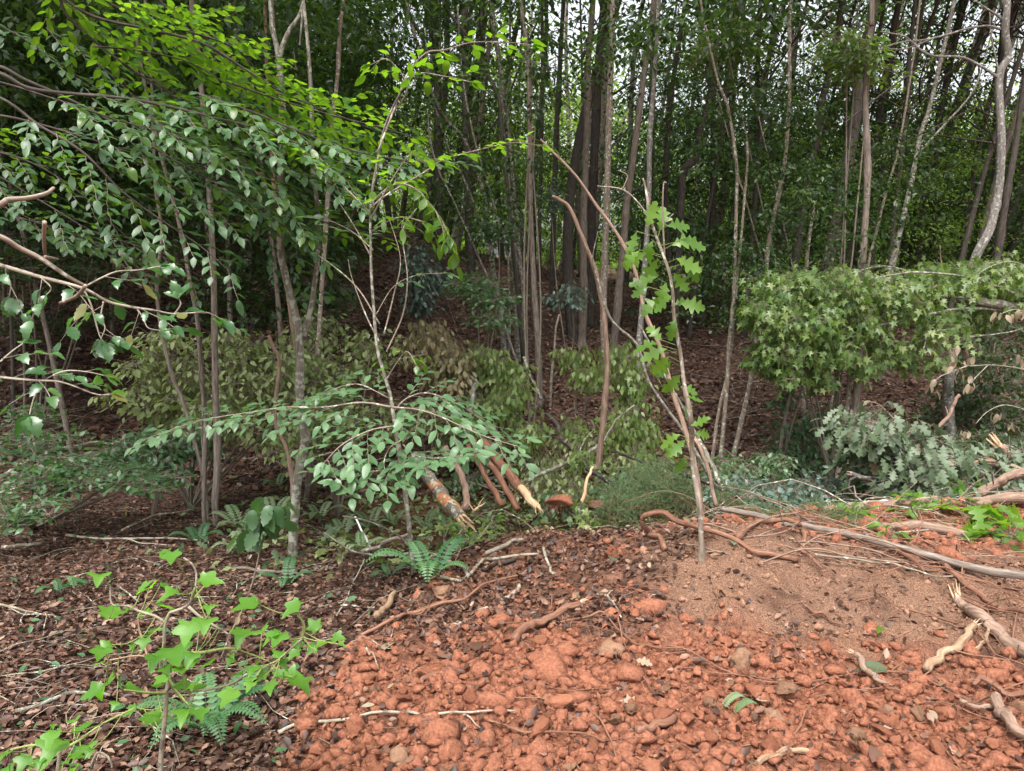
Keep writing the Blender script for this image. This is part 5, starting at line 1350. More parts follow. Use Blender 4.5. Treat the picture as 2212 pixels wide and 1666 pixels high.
bl([(40, 470), (140, 500), (240, 540), (330, 600)], 5.0, 5.4, 0.006, 0.36, 0.076, (0, 0.6), FB, 0.08, toward, st=0.0)
bl([(640, 460), (700, 480), (780, 500), (860, 520)], 5.2, 5.4, 0.006, 0.30, 0.076, (0.2, 0.9), FA, 0.08, bright, st=0.0)
bl([(-50, 30), (60, 90), (160, 160), (260, 220), (330, 260)], 5.0, 5.6, 0.0060, 0.5, 0.070, (0, 0.4), FB, 0.09, toward, st=0.0)
tw.build('twigs', 'twig', T, 'stuff')
FA, FB = cat(FA), cat(FB)
wa, wb = rng.uniform(0, 1, len(FA['p'])) < 0.16, rng.uniform(0, 1, len(FB['p'])) < 0.28
FA, FB = [pick(FA, ~wa), pick(FB, wb)], [pick(FB, ~wb), pick(FA, wa)]
emit(T, cat(FA), 'ovate', 'beech', 150, 'mid')
emit(T, cat(FB), 'ovate', 'sheen', 150, 'mid')

# low branch with brown-edged leaves, nearer
bx, by = -2.9, 2.6
T = thing('young_beech', (bx, by, gz(bx, by)), 'nearer low beech branch with brown-edged spotted leaves at the left', 'tree')
mb = MB(); tube(mb, smooth_path([(bx, by, gz(bx, by) - .1), (bx + .03, by + .02, 1.2), (bx, by, 2.6)], 16), np.linspace(.035, .015, 16), 8, .08); mb.build('trunk', 'bark_grey', T)
tw = MB(); FL = []
def nb(pts, d0, d1, r0, sl=0.22, leaf=0.068, step=0.10, st=0.1, mat='white'):
    p = limb(T, pts, d0, d1, r0, 0.002, mat, name='branch')
    FL.append(spray(p, sl, step, leaf, droop=0.15, nup=(0.0, -0.3, 1), tint=(0, 1), tw=tw, start=st, leafdown=0.12, taper=0.2, gap=0.6))
K = lambda pts: Z(0, 1, pts)
nb(K([(-900, 100), (-200, 20), (0, 55), (260, 130), (540, 205), (700, 290), (850, 325), (990, 345), (1130, 370), (1330, 360), (1400, 390)]), 2.7, 3.1, 0.009, 0.20, st=0.55, step=0.13)
nb(K([(540, 205), (590, 310), (620, 420), (650, 520), (690, 560)]), 2.9, 2.9, 0.004, 0.17, st=0.3)
nb(K([(670, 290), (655, 390), (680, 460), (650, 540)]), 2.95, 2.9, 0.003, 0.15)
nb(K([(540, 200), (650, 140), (760, 95), (900, 85), (1040, 60)]), 3.0, 3.2, 0.004, 0.16, st=0.3)
nb(K([(890, 340), (930, 400), (960, 460), (1050, 480)]), 3.0, 3.0, 0.003, 0.13)
nb(K([(1130, 370), (1170, 310), (1160, 270)]), 3.05, 3.05, 0.003, 0.13)
nb(K([(-900, 700), (-200, 760), (0, 780), (210, 800), (400, 812), (620, 890), (720, 890)]), 2.6, 2.7, 0.006, 0.18, st=0.5, step=0.11)
nb(K([(250, 840), (215, 930), (190, 1030)]), 2.65, 2.6, 0.003, 0.14)
nb(K([(300, 790), (420, 740), (560, 745), (680, 770)]), 2.7, 2.8, 0.003, 0.14)
nb(K([(0, 680), (80, 610), (150, 560)]), 2.6, 2.7, 0.003, 0.15)
nb(K([(-300, 60), (0, 60), (40, 110), (70, 180), (60, 260)]), 2.8, 2.8, 0.003, 0.14, st=0.5)
nb(K([(260, 130), (330, 200), (300, 250)]), 2.8, 2.8, 0.003, 0.14)
tw.build('twigs', 'twig', T, 'stuff')
emit(T, cat(FL), 'wavy', 'beech_spot', 240, 'mid')

# bare twigs very near, at the left edge
bx, by = -1.35, 1.25
T = thing('bare_sapling', (bx, by, gz(bx, by)), 'bare grey twigs close to the viewer at the left edge', 'branch')
mb = MB(); tube(mb, smooth_path([(bx, by, gz(bx, by) - .05), (bx + .05, by, .8), (bx + .1, by + .02, 1.45)], 12), np.linspace(.014, .008, 12), 7, .08); mb.build('stem', 'stick', T)
for pts, r0 in (([(-400, 520), (-100, 490), (0, 512), (40, 535), (90, 560), (150, 600), (185, 618)], 6.5), ([(-400, 560), (-100, 480), (0, 442), (15, 432), (60, 428), (100, 418), (116, 406)], 6),
                ([(96, 480), (95, 520), (98, 555)], 4.5), ([(98, 555), (125, 560)], 3.5), ([(185, 618), (165, 640), (130, 655)], 4.5)):
    p = img_path(pts, 1.3, 1.4, 24)
    mb = MB(); tube(mb, p, np.linspace(r0, r0 * 0.6, len(p)) * 1.35 / FPX, 7, .1, .3); mb.build('twig', 'bark_light', T)

# ================================================================ CENTRE BEECH SAPLING
T, tpath = trunk('thin beech sapling in the middle with flat green leaf sprays', [(880, 180), (845, 250), (815, 330), (800, 440), (803, 550), (812, 680), (822, 770), (840, 850), (855, 900), (868, 1000), (882, 1110), (890, 1180), (895, 1252)], 5.2, 'bark_lichen', d=4.4, dtop=4.7, top=0, name='beech_sapling', group=None, taper=0.3)
tw = MB(); FA, FB = [], []
def cb(pts, d0, d1, r0, sl, leaf, FL, step=0.08, nup=None, st=0.1, droop=0.08, tint=(0.2, 1), ld=0.08, taper=0.4):
    p = limb(T, pts, d0, d1, r0, 0.002, 'bark_light', name='branch')
    FL.append(spray(p, sl, step, leaf, droop=droop, nup=nup, tint=tint, tw=tw, start=st, leafdown=ld, taper=taper))
cb([(800, 450), (830, 425), (870, 400), (920, 370), (960, 345), (1050, 320), (1110, 308), (1172, 316)], 4.6, 4.9, .006, .22, .076, FA, nup=(0, .1, 1), st=.4)
cb([(815, 330), (850, 240), (880, 160), (920, 115), (960, 108), (1020, 92), (1095, 92), (1150, 98)], 4.6, 5.0, .006, .22, .080, FA, nup=(0, .25, 1), st=.45, step=0.12)
cb([(845, 250), (880, 190), (840, 130), (800, 140)], 4.7, 4.6, .005, .26, .080, FA, nup=(0, .3, 1), st=.2)
cb([(860, 200), (900, 160), (960, 165), (1020, 178)], 4.7, 4.8, .004, .2, .080, FA, nup=(0, .3, 1), st=.2)
cb([(800, 440), (850, 400), (900, 410), (950, 470), (970, 510)], 4.6, 4.4, .005, .34, .080, FA, nup=(.2, .3, 1), st=.2, ld=.5, droop=.5)
cb([(803, 470), (840, 400), (880, 340), (900, 330)], 4.6, 4.4, .005, .3, .080, FA, nup=(0, .3, 1), st=.2, ld=.35)
cb([(803, 500), (860, 470), (920, 480)], 4.6, 4.3, .005, .3, .076, FA, nup=(0, .3, 1), st=.3, ld=.5, droop=.5)
cb([(800, 460), (740, 400), (690, 350), (640, 320)], 4.6, 4.8, .005, .32, .080, FA, nup=(0, .2, 1), st=.2)
cb([(806, 540), (760, 500), (700, 470)], 4.6, 4.8, .004, .3, .072, FB, nup=(0, -.2, 1), st=.2)
low = (0.0, -0.25, 1)
cb([(848, 880), (900, 885), (950, 900), (1040, 940), (1120, 965)], 4.4, 4.1, .006, .38, .080, FB, nup=low, st=.1, step=.05)
cb([(850, 890), (880, 860), (930, 850), (1000, 880), (1050, 910)], 4.5, 4.6, .005, .36, .076, FB, nup=low, st=.1, step=.055)
cb([(858, 920), (800, 930), (740, 960), (700, 1000)], 4.4, 4.0, .006, .40, .080, FB, nup=low, st=.1, step=.05)
cb([(848, 880), (780, 870), (700, 880), (620, 880), (560, 888), (480, 900), (420, 912), (310, 950)], 4.4, 4.6, .006, .34, .072, FB, nup=low, st=.1, step=.06)
cb([(870, 960), (900, 985), (950, 990), (1000, 985)], 4.35, 3.9, .004, .32, .080, FB, nup=low, st=.1, step=.05)
cb([(872, 980), (850, 1010), (800, 1020), (750, 1035), (720, 1040)], 4.3, 3.9, .004, .30, .080, FB, nup=low, st=.1, step=.055)
cb([(840, 860), (770, 830), (700, 850), (650, 880)], 4.5, 4.8, .004, .34, .072, FB, nup=low, st=.1, step=.06)
cb([(868, 950), (840, 970), (830, 1010), (860, 1040)], 4.35, 4.0, .004, .26, .080, FB, nup=low, st=.1)
cb([(835, 820), (860, 780), (880, 760), (900, 790)], 4.5, 4.3, .004, .2, .072, FA, nup=(0.1, .2, 1), st=.2, ld=.6)
cb([(812, 680), (850, 620), (900, 595), (960, 590)], 4.6, 4.9, .003, .14, .076, FB, nup=low, st=.4, step=.16)
# bare side stems
for pts in ([(820, 740), (790, 680), (760, 600), (752, 560)], [(830, 720), (850, 640), (865, 560), (840, 470)], [(820, 700), (770, 620), (700, 560), (660, 540)], [(835, 760), (870, 680), (880, 600), (870, 500), (900, 450)],
            [(805, 560), (760, 480), (720, 420)]):
    limb(T, pts, 4.6, 4.9, .005, .002, 'bark_light', name='bare_stem')
for pts in ([(890, 1200), (930, 1195), (990, 1230), (1010, 1255)], [(890, 1195), (830, 1200), (760, 1190), (700, 1150)], [(885, 1180), (850, 1150), (790, 1125), (740, 1115)]):
    limb(T, pts, 4.4, 4.3, .007, .004, 'bark_lichen', name='bare_stem')
tw.build('twigs', 'twig', T, 'stuff')
emit(T, cat(FA), 'ovate', 'beech', 110, 'mid')
emit(T, cat(FB), 'ovate', 'sheen', 190, 'mid')

# ================================================================ STANDING OAK STICK
T, _ = trunk('pale slim standing stick with a few bright lobed oak leaves', [(1388, 385), (1398, 430), (1405, 470), (1430, 540), (1448, 620), (1457, 700), (1475, 780), (1482, 860), (1497, 940), (1506, 1040), (1512, 1110), (1517, 1215)], 5.2, 'bark_light', top=0, name='oak_sapling', group=None, taper=0.35,
    forks=[([(1405, 475), (1380, 440), (1345, 410), (1290, 402)], 2.2), ([(1345, 410), (1355, 380), (1335, 368)], 1.6), ([(1436, 560), (1432, 470), (1433, 400), (1440, 395)], 2), ([(1435, 480), (1455, 462)], 1.2)], knob=0.5)
dd0 = hit(1517, 1215)[1]
Fs = []
tw = MB()
for u0, v0, du, dv, s in [(1375, 500, -12, 30, 48), (1400, 490, 5, -22, 46), (1425, 500, 10, -45, 50), (1440, 490, 30, -4, 50), (1450, 530, 40, -10, 52), (1470, 520, 45, 8, 50), (1460, 560, 38, 12, 52), (1475, 570, 30, 25, 46), (1420, 560, -20, 35, 54),
                          (1395, 545, -35, 20, 50), (1380, 540, -25, 30, 44), (1420, 600, -40, 8, 54), (1440, 610, -15, 45, 52), (1430, 640, -25, 20, 50), (1452, 640, -30, 20, 44), (1455, 660, 30, -10, 40), (1460, 690, -8, 20, 40), (1400, 620, -30, 15, 34),
                          (1470, 655, 30, 5, 46), (1455, 590, 25, 30, 44), (1410, 520, -10, 30, 40), (1440, 755, -40, 10, 50), (1425, 745, -50, 0, 48), (1445, 770, -30, 30, 48), (1430, 735, -20, -20, 40), (1450, 780, -20, 20, 44), (1470, 810, -25, 30, 46), (1470, 835, 30, 10, 34),
                          (1480, 900, 10, -25, 34), (1492, 920, 20, -10, 40), (1470, 940, -35, 15, 44), (1480, 950, -25, 25, 46), (1475, 960, -35, 25, 44), (1500, 935, 30, 5, 36), (1480, 860, 40, 0, 34), (1480, 985, -10, 25, 36)]:
    d_ = dd0 + rng.uniform(-0.18, 0.12)
    a_ = P(u0, v0, d_); b_ = P(u0 + du * 2, v0 + dv * 2, d_ + rng.uniform(-0.05, 0.05))
    Fs.append(dict(p=a_[None], d=nz(b_ - a_)[None], n=nz([rng.normal(0, .4), -0.9 + rng.normal(0, .3), 0.7 + rng.normal(0, .3)])[None], s=np.array([s * 1.15 * d_ / FPX]), t=np.array([rng.uniform(0, 1)])))
    k_ = P(np.interp(v0, [400, 540, 700, 860, 1040], [1400, 1430, 1457, 1482, 1506]), v0 + 12, dd0)
    tubes_thin(tw, [k_], [a_], 0.0018)
tw.build('leaf_stalks', 'stem_green', T, 'stuff')
emit(T, cat(Fs), 'oak', 'oak', 60)

# ================================================================ FOREGROUND STAR-LEAVED SAPLINGS
def star_sapling(label, base, stem, leaves, branches, d, mat='fore'):
    p0 = P(*base, d); p0[2] = gz(p0[0], p0[1])
    T = thing('leafy_sapling', p0, label, 'sapling')
    sp = smooth_path(np.vstack([[p0 - np.array([0, 0, .03])], [P(u, v, d) for u, v in stem]]), 30)
    mb = MB(); tube(mb, sp, np.linspace(0.0075, 0.004, 30), 7, .1, .3); mb.build('stem', 'white', T)
    bp = [sp]
    for b in branches:
        e = img_path(b[0], d, d + b[1], 18); bp.append(e)
        mb = MB(); tube(mb, e, np.linspace(0.0042, 0.0022, 18), 6, .1, .2); mb.build('branch', b[2], T)
    ap = np.vstack(bp)
    leaves = list(leaves) + [(u + rng.normal(0, 16), v + rng.normal(0, 10), s * rng.uniform(.55, .9)) for u, v, s in leaves[::2]]
    st = MB(); Fs = []
    for u, v, s in leaves:
        dl = d + rng.uniform(-0.22, 0.22)
        c = P(u, v, dl)
        k = ap[np.argmin(np.linalg.norm(ap - c, axis=1))]
        out = c - k; out[2] *= 0.2
        di = nz(out + rng.normal(0, 0.02, 3) + np.array([0, -0.02, 0]))
        size = 2 * s * dl / FPX * 0.84
        n_ = nz(np.array([rng.normal(0, .22), -0.12 + rng.normal(0, .2), 1]))
        p = c - di * size * 0.45
        Fs.append(dict(p=p[None], d=di[None], n=n_[None], s=np.array([size]), t=np.array([rng.uniform(0, 1)])))
        m_ = (k + p) / 2 + np.array([0, 0, -0.01])
        tube(st, smooth_path([k, m_, p], 5), 0.0014, 4, 0, 0, False)
    st.build('leaf_stalks', 'stem_green', T, 'stuff')
    emit(T, cat(Fs), 'tulip', mat, 300)
Y2 = lambda L: [(x / 3, 1110.4 + y / 3, s / 3) for x, y, s in L]
star_sapling('bright green star-leaved sapling standing in the near left corner', (347, 1700), Z(0, 2, [(1040, 1660), (1062, 1400), (1078, 1200), (1088, 1050), (1040, 980), (1060, 880), (1068, 720), (1100, 640)]),
    Y2([(1110, 270, 90), (640, 410, 90), (960, 465, 110), (1365, 425, 100), (1100, 525, 95), (730, 620, 120), (940, 640, 70), (1080, 595, 80), (1600, 580, 120), (1890, 605, 95), (1010, 740, 60), (1210, 760, 120), (1330, 710, 100), (2030, 715, 75),
        (930, 835, 60), (1560, 790, 110), (1690, 750, 100), (1800, 800, 90), (2190, 800, 60), (1130, 900, 140), (655, 890, 100), (640, 960, 70), (1075, 1010, 80), (1500, 910, 60), (1820, 900, 80), (1900, 905, 60), (1330, 970, 90), (1490, 960, 50),
        (1660, 960, 100), (1530, 1040, 60), (660, 1125, 150), (880, 1130, 100), (1020, 1100, 80), (1170, 1110, 80), (1290, 1110, 100), (1480, 1180, 110), (1620, 1110, 60), (1750, 1120, 70), (1900, 1040, 90), (1950, 1100, 110), (1190, 1300, 110),
        (1290, 1290, 80), (970, 1310, 90), (740, 1240, 45), (840, 1275, 60), (1350, 610, 50), (2080, 845, 60), (1930, 855, 60), (1000, 950, 90), (1700, 1050, 60), (1240, 930, 80), (1180, 1000, 90), (860, 870, 50), (1390, 590, 45)]),
    [(Z(0, 2, [(1100, 640), (1220, 590), (1265, 480), (1270, 380), (1240, 320), (1190, 285)]), 0.05, 'white'), (Z(0, 2, [(1068, 700), (1000, 660), (900, 630), (820, 595), (725, 585), (715, 460)]), 0.0, 'white'),
     (Z(0, 2, [(1220, 600), (1300, 670), (1400, 730), (1480, 780)]), 0.0, 'white'), (Z(0, 2, [(1088, 1150), (1250, 1150), (1480, 1110), (1600, 1040), (1780, 960), (1900, 860), (1970, 800)]), -0.1, 'stick'),
     (Z(0, 2, [(1060, 960), (960, 930), (880, 920), (700, 950)]), 0.05, 'tanwood'), (Z(0, 2, [(1085, 1160), (960, 1160), (800, 1140)]), -0.1, 'stem_green'),
     (Z(0, 2, [(1090, 880), (1280, 900), (1480, 870), (1600, 900), (1750, 960)]), 0.1, 'stem_green'), (Z(0, 2, [(1960, 800), (1970, 720), (1930, 650)]), 0.0, 'stem_green'),
     (Z(0, 2, [(960, 940), (930, 830), (900, 740), (895, 660)]), 0.05, 'tanwood'), (Z(0, 2, [(1088, 1050), (1150, 1150), (1230, 1250)]), -0.1, 'stem_green'), (Z(0, 2, [(1270, 480), (1240, 560), (1330, 460)]), 0.05, 'stem_green')], 2.0)
star_sapling('small bright star-leaved sapling cut by the bottom left corner', (120, 1760), [(125, 1700), (128, 1640), (130, 1620)],
    Y2([(540, 1370, 90), (330, 1450, 90), (380, 1400, 35), (340, 1530, 150), (570, 1520, 80), (150, 1610, 80), (30, 1560, 50), (480, 1650, 50), (250, 1620, 90), (420, 1600, 80), (500, 1560, 70), (60, 1640, 70)]),
    [([(130, 1620), (170, 1600), (220, 1565), (290, 1530)], 0.05, 'stem_green'), ([(130, 1630), (80, 1610), (20, 1620)], 0.0, 'stem_green')], 1.85)
# little leafy stem behind with dark glossy leaves
T, _ = trunk('thin stem with dark glossy leaves beside the lichen trunk foot', Z(0, 2, [(1690, -60), (1688, 80), (1672, 300), (1600, 560), (1500, 750), (1400, 900)]), 1.5, 'stick', d=3.3, top=0, name='seedling', group=None, cat_='plant', sides=6)
F = clumps([P(568, 1095, 3.3), P(560, 1120, 3.3), P(585, 1110, 3.35), P(548, 1150, 3.3), P(590, 1080, 3.3)], 0.06, 7, 0.085, down=1.2, tint=(0, .5))
emit(T, F, 'wavy', 'sheen', 40)

# ================================================================ SHRUBS, FALLEN CROWNS, BRUSH
def shrub(name, label, blobs, leaf, mat, shape, per=14, clr=0.13, parts=0, lite='simple', down=0.5, tint=(0, 1), stems='twig', cat_='shrub', group=None, flat=0.6, nb=0.03, twig_r=0.0018):
    """blobs: (u, v, ru, rv, distance, depth radius, number of tufts)"""
    cs = [blob_pts(*b) for b in blobs]
    u, v, ru, rv, d, rd, _ = blobs[0]
    c0 = P(u, v + rv, d); root = np.array([c0[0], d, gz(c0[0], d)])
    T = thing(name, root, label, cat_, group)
    allc = np.vstack(cs)
    allc[:, 2] = np.maximum(allc[:, 2], G(allc[:, 0], allc[:, 1], False) + 0.05)
    tw = MB(); br = MB()
    for b, c in zip(blobs, cs):
        cc = P(b[0], b[1], b[4])
        tube(br, smooth_path([root, (root + cc) / 2 + rng.normal(0, .05, 3), cc], 10), np.linspace(0.016, 0.008, 10), 5, .1, 0, False)
        sel = c[rng.uniform(0, 1, len(c)) < 0.6]
        mid = (cc + sel) / 2 + rng.normal(0, .03, sel.shape) + np.array([0, 0, .03])
        tubes_thin(tw, np.repeat(cc[None], len(sel), 0) * 0.7 + sel * 0.3, mid * 0.5 + sel * 0.5, .004, .003)
        tubes_thin(tw, mid * 0.5 + sel * 0.5, sel, .003, .002)
    F = clumps(allc, clr, per, leaf, down=down, flat=flat, tint=tint, tw=tw, tr=twig_r)
    br.build('stems', stems, T, 'stuff'); tw.build('twigs', stems, T, 'stuff')
    emit(T, F, shape, mat, parts, lite)
    return T
shrub('fallen_tree', 'pale wilting tree crown lying behind the three left trunks', [(400, 800, 90, 75, 7.6, .5, 56), (345, 860, 70, 60, 7.4, .4, 36), (510, 760, 60, 40, 7.9, .4, 26), (540, 830, 80, 60, 7.6, .5, 46), (640, 800, 60, 80, 7.9, .5, 40), (450, 900, 80, 50, 7.2, .4, 36), (580, 920, 70, 40, 7.2, .4, 26), (700, 720, 50, 40, 8.6, .4, 18), (300, 790, 24, 20, 7.4, .3, 6), (330, 740, 40, 20, 7.9, .3, 10)], .078, 'wilt', 'ovate', 13, .14, 160, 'mid', tint=(0, .75))
shrub('low_bush', 'dark glossy bush at the foot of the wilting crown', [(320, 975, 80, 35, 6.6, .3, 50), (400, 960, 60, 40, 6.8, .3, 30)], .07, 'sheen', 'ovate', 14, .12, 0, 'mid', tint=(0, .4))
shrub('fallen_tree', 'tan withered leaves draped on the crooked branch', [(920, 750, 50, 50, 9.4, .4, 45), (970, 790, 55, 45, 9.2, .4, 45), (1000, 830, 30, 45, 9.0, .3, 22)], .09, 'tanleaf', 'ovate', 12, .14, 60, 'mid', down=1.2)
shrub('fallen_tree', 'yellow-green wilting foliage trailing down the gully bank', [(1040, 780, 50, 30, 9.3, .3, 26), (1085, 800, 45, 50, 9.2, .3, 36), (1110, 870, 35, 50, 8.9, .3, 32), (1060, 880, 50, 25, 8.8, .3, 24), (1140, 930, 30, 30, 8.6, .3, 18), (1010, 900, 35, 25, 8.8, .3, 14)], .085, 'gum', 'star', 11, .13, 120, 'mid', down=1.3, tint=(.4, 1))
shrub('fallen_tree', 'yellow-green hanging leaves between bent stem and grey trunk', [(1240, 770, 30, 25, 9.8, .3, 18), (1275, 810, 35, 25, 9.6, .3, 20), (1340, 790, 30, 45, 9.3, .3, 28), (1370, 850, 30, 50, 9.2, .3, 28), (1345, 920, 40, 40, 9.0, .3, 28), (1390, 930, 30, 35, 9.0, .3, 18), (1270, 1000, 20, 25, 8.0, .2, 10), (1370, 980, 30, 25, 8.6, .3, 14), (1230, 920, 30, 40, 9.0, .3, 14)], .085, 'gum', 'star', 11, .13, 120, 'mid', down=1.4, tint=(.4, 1))
shrub('grey_shrub', 'silvery grey-green shrub hanging on the slope in the gap', [(905, 570, 30, 40, 12.5, .4, 30), (925, 610, 40, 30, 12.3, .4, 32), (900, 645, 25, 25, 12.2, .3, 18)], .10, 'blue', 'mid', 12, .18, 0, 'mid', down=.8)
shrub('grey_shrub', 'small silvery shrub left of the close trunk pair', [(1230, 640, 30, 22, 13.5, .4, 22), (1190, 440, 30, 40, 16, .5, 16)], .10, 'blue', 'mid', 11, .18, 0, 'mid', down=.8)
shrub('green_shrub', 'green leafy low branches left of the pale clump', [(1030, 615, 60, 18, 11, .4, 34), (1060, 650, 45, 15, 11, .4, 22), (1080, 500, 60, 30, 12, .4, 26), (1060, 690, 40, 12, 10.5, .3, 14)], .09, 'sheen', 'mid', 10, .16, 0, 'mid', down=.2)
shrub('green_shrub', 'green undergrowth at the foot of the big grey trunk', [(560, 660, 50, 30, 10.5, .4, 34), (480, 640, 60, 50, 11, .4, 34), (700, 640, 60, 50, 10, .5, 44), (620, 600, 60, 60, 10.5, .5, 44)], .085, 'woods', 'mid', 12, .17, 0, 'mid', down=.3)
shrub('green_shrub', 'leafy undergrowth left of the centre sapling foot', [(720, 820, 60, 50, 7.6, .4, 44), (760, 900, 80, 40, 7.2, .4, 40), (660, 930, 60, 50, 6.8, .4, 34), (800, 760, 40, 60, 8, .3, 24)], .075, 'wilt', 'mid', 11, .13, 0, 'mid', tint=(0, .6))
shrub('low_plants', 'low dark-green seedlings spread along the left edge', [(60, 960, 90, 30, 6.2, .4, 34), (150, 1010, 120, 24, 6.0, .4, 50), (70, 1060, 90, 30, 5.6, .4, 40), (260, 1030, 90, 16, 5.8, .3, 34), (40, 1110, 60, 24, 5.2, .3, 24), (340, 1040, 50, 10, 5.7, .2, 16), (60, 900, 60, 20, 7, .3, 16)], .06, 'sheen', 'mid', 11, .12, 80, 'mid', down=.05, flat=.25, tint=(0, .7), cat_='plants')
shrub('low_plants', 'scattered green saplings on the dark left slope', [(60, 700, 80, 30, 9.5, .5, 24), (140, 620, 80, 40, 10, .6, 26), (60, 560, 80, 60, 9, .5, 40), (200, 560, 80, 50, 9, .5, 34), (180, 690, 50, 20, 10, .5, 12)], .075, 'woods', 'mid', 12, .15, 0, 'mid', down=.1, flat=.4, cat_='plants')
shrub('debris_brush', 'heap of torn pale green leaves along the gully rim', [(1600, 1065, 50, 26, 6.6, .3, 40), (1680, 1080, 60, 24, 6.4, .3, 50), (1760, 1070, 60, 26, 6.6, .3, 46), (1830, 1060, 50, 22, 6.6, .3, 34), (1880, 1035, 40, 20, 6.6, .3, 22)], .07, 'blue', 'mid', 12, .12, 60, 'mid', down=.5, tint=(0, .8), cat_='brush')
shrub('debris_brush', 'low leafy green stems behind the torn leaves', [(1590, 1015, 60, 20, 7.6, .3, 26), (1680, 1010, 30, 40, 8, .2, 20), (1850, 1070, 40, 16, 6.3, .2, 16), (1550, 1030, 40, 20, 7.4, .3, 16)], .065, 'sheen', 'mid', 11, .12, 0, 'mid', cat_='brush')
shrub('dark_shrub', 'dusky blue-green bush in the shade beneath the maple', [(1740, 950, 45, 35, 9.6, .4, 38), (1730, 1000, 45, 40, 9.4, .4, 38), (1770, 900, 25, 20, 9.8, .3, 12)], .08, 'sheen', 'mid', 11, .15, 0, 'mid', tint=(0, .4))
shrub('green_shrub', 'leafy undergrowth behind the S-bent trunk at the right edge', [(2130, 820, 90, 60, 10.5, .6, 70), (2180, 900, 70, 60, 10, .5, 50), (2060, 900, 70, 50, 11, .5, 44), (2150, 740, 80, 50, 11, .5, 50), (2160, 970, 70, 40, 9, .4, 40)], .085, 'woods', 'mid', 12, .17, 0, 'mid', tint=(.1, .9))
shrub('creeper', 'green creeper climbing the thin stem below the maple', [(1690, 860, 20, 25, 9.1, .1, 12), (1686, 960, 16, 60, 9.1, .1, 20), (1680, 1040, 18, 40, 9.1, .1, 16)], .07, 'sheen', 'mid', 9, .10, 0, 'mid', cat_='vine')
shrub('leafy_vine', 'leaf tufts along the tall brown trunk', [(1150, 150, 16, 30, 9.6, .15, 8), (1158, 240, 16, 20, 9.6, .15, 6), (1150, 340, 14, 20, 9.6, .15, 4)], .09, 'woods', 'mid', 8, .12, 0, 'mid', cat_='vine')
shrub('maple_bough', 'light green bough hanging beside the reddish brown trunk', [(1850, 120, 50, 30, 9, .4, 30), (1830, 90, 40, 30, 9, .4, 20), (1880, 150, 40, 14, 8.8, .3, 14), (1600, 90, 60, 50, 11, .5, 40), (1560, 60, 50, 40, 11, .5, 24), (1530, 130, 40, 30, 11, .4, 20)], .085, 'gum', 'mid', 11, .16, 0, 'mid', down=.3, cat_='bough', tint=(0, .8))
shrub('felled_brush', 'felled leafy brush filling the hollow behind the slanting logs', [(1000, 950, 60, 20, 9.0, .3, 22), (1110, 980, 50, 22, 8.9, .3, 22), (1180, 1010, 50, 22, 8.5, .3, 26), (1170, 1050, 40, 16, 8.0, .3, 18), (1240, 1060, 50, 18, 7.7, .3, 22), (1250, 960, 50, 30, 8.8, .5, 26), (1380, 1010, 60, 22, 8.2, .5, 26), (900, 900, 50, 30, 8.8, .4, 22)], .075, 'wilt', 'mid', 11, .17, 80, 'mid', down=.9, tint=(0, 1), cat_='brush', flat=.45)
shrub('felled_brush', 'dark green fallen leaves between the slanting logs', [(1340, 1040, 40, 16, 7.6, .3, 12), (1010, 1040, 30, 20, 8.6, .2, 12), (1340, 1070, 40, 16, 7.2, .3, 16), (1200, 1090, 40, 14, 7.2, .3, 14)], .075, 'sheen', 'mid', 10, .14, 40, 'mid', down=.6, tint=(0, .7), cat_='brush', flat=.5)
# fallen sweetgum crown on the right
T = thing('fallen_maple', (7.9, 9.6, gz(7.9, 9.6)), 'leaning star-leaved tree bent in from the right, crown hanging', 'tree')
tp = smooth_path([(7.9, 9.6, gz(7.9, 9.6) - .1), (7.4, 9.4, 1.6), P(2300, 700, 9.2), P(2212, 668, 9.1), P(2130, 655, 9.0), P(2090, 648, 9.0)], 26)
mb = MB(); tube(mb, tp, np.linspace(.075, .045, 26), 9, .1, .2); mb.build('trunk', 'bark_lichen', T)
tw = MB(); FL = []
for pts, r0, sl, st in ((Z(2, 1, [(2300, 300), (2212, 262), (1980, 170), (1780, 120), (1500, 100), (1350, 120), (1200, 150), (1000, 230), (850, 330)]), .016, .5, .2), (Z(2, 1, [(2212, 350), (1980, 285), (1700, 255), (1400, 248), (1200, 262), (1050, 310), (880, 370), (700, 470)]), .018, .55, .25),
                       (Z(2, 1, [(2212, 352), (1890, 335), (1700, 352), (1400, 420), (1200, 460), (1100, 500), (1020, 560)]), .022, .5, .3), (Z(2, 1, [(1200, 455), (1000, 460), (850, 500), (700, 560), (600, 620)]), .01, .45, .1),
                       (Z(2, 1, [(1500, 100), (1300, 60), (1100, 100), (900, 130), (700, 180)]), .009, .45, .1), (Z(2, 1, [(2212, 460), (2100, 490), (1860, 515), (1760, 470), (1620, 480)]), .008, .4, .4),
                       (Z(2, 1, [(2230, 60), (2120, 30), (2000, 60), (1900, 120)]), .008, .4, .1), (Z(2, 1, [(1100, 300), (900, 300), (700, 350), (480, 400)]), .008, .4, .1), (Z(2, 1, [(1700, 350), (1600, 480), (1560, 600)]), .008, .4, .1)):
    p = img_path(pts, 9.1, 8.3, 6 * len(pts)); mb = MB(); tube(mb, p, np.linspace(r0, .004, len(p)), 7, .08, .2); mb.build('branch', 'bark_lichen', T)
    FL.append(spray(p, sl, .12, .082, droop=.5, nup=(0, -.3, 1), tw=tw, start=st, leafdown=.8, taper=.3, gap=.85, tint=(.15, 1)))
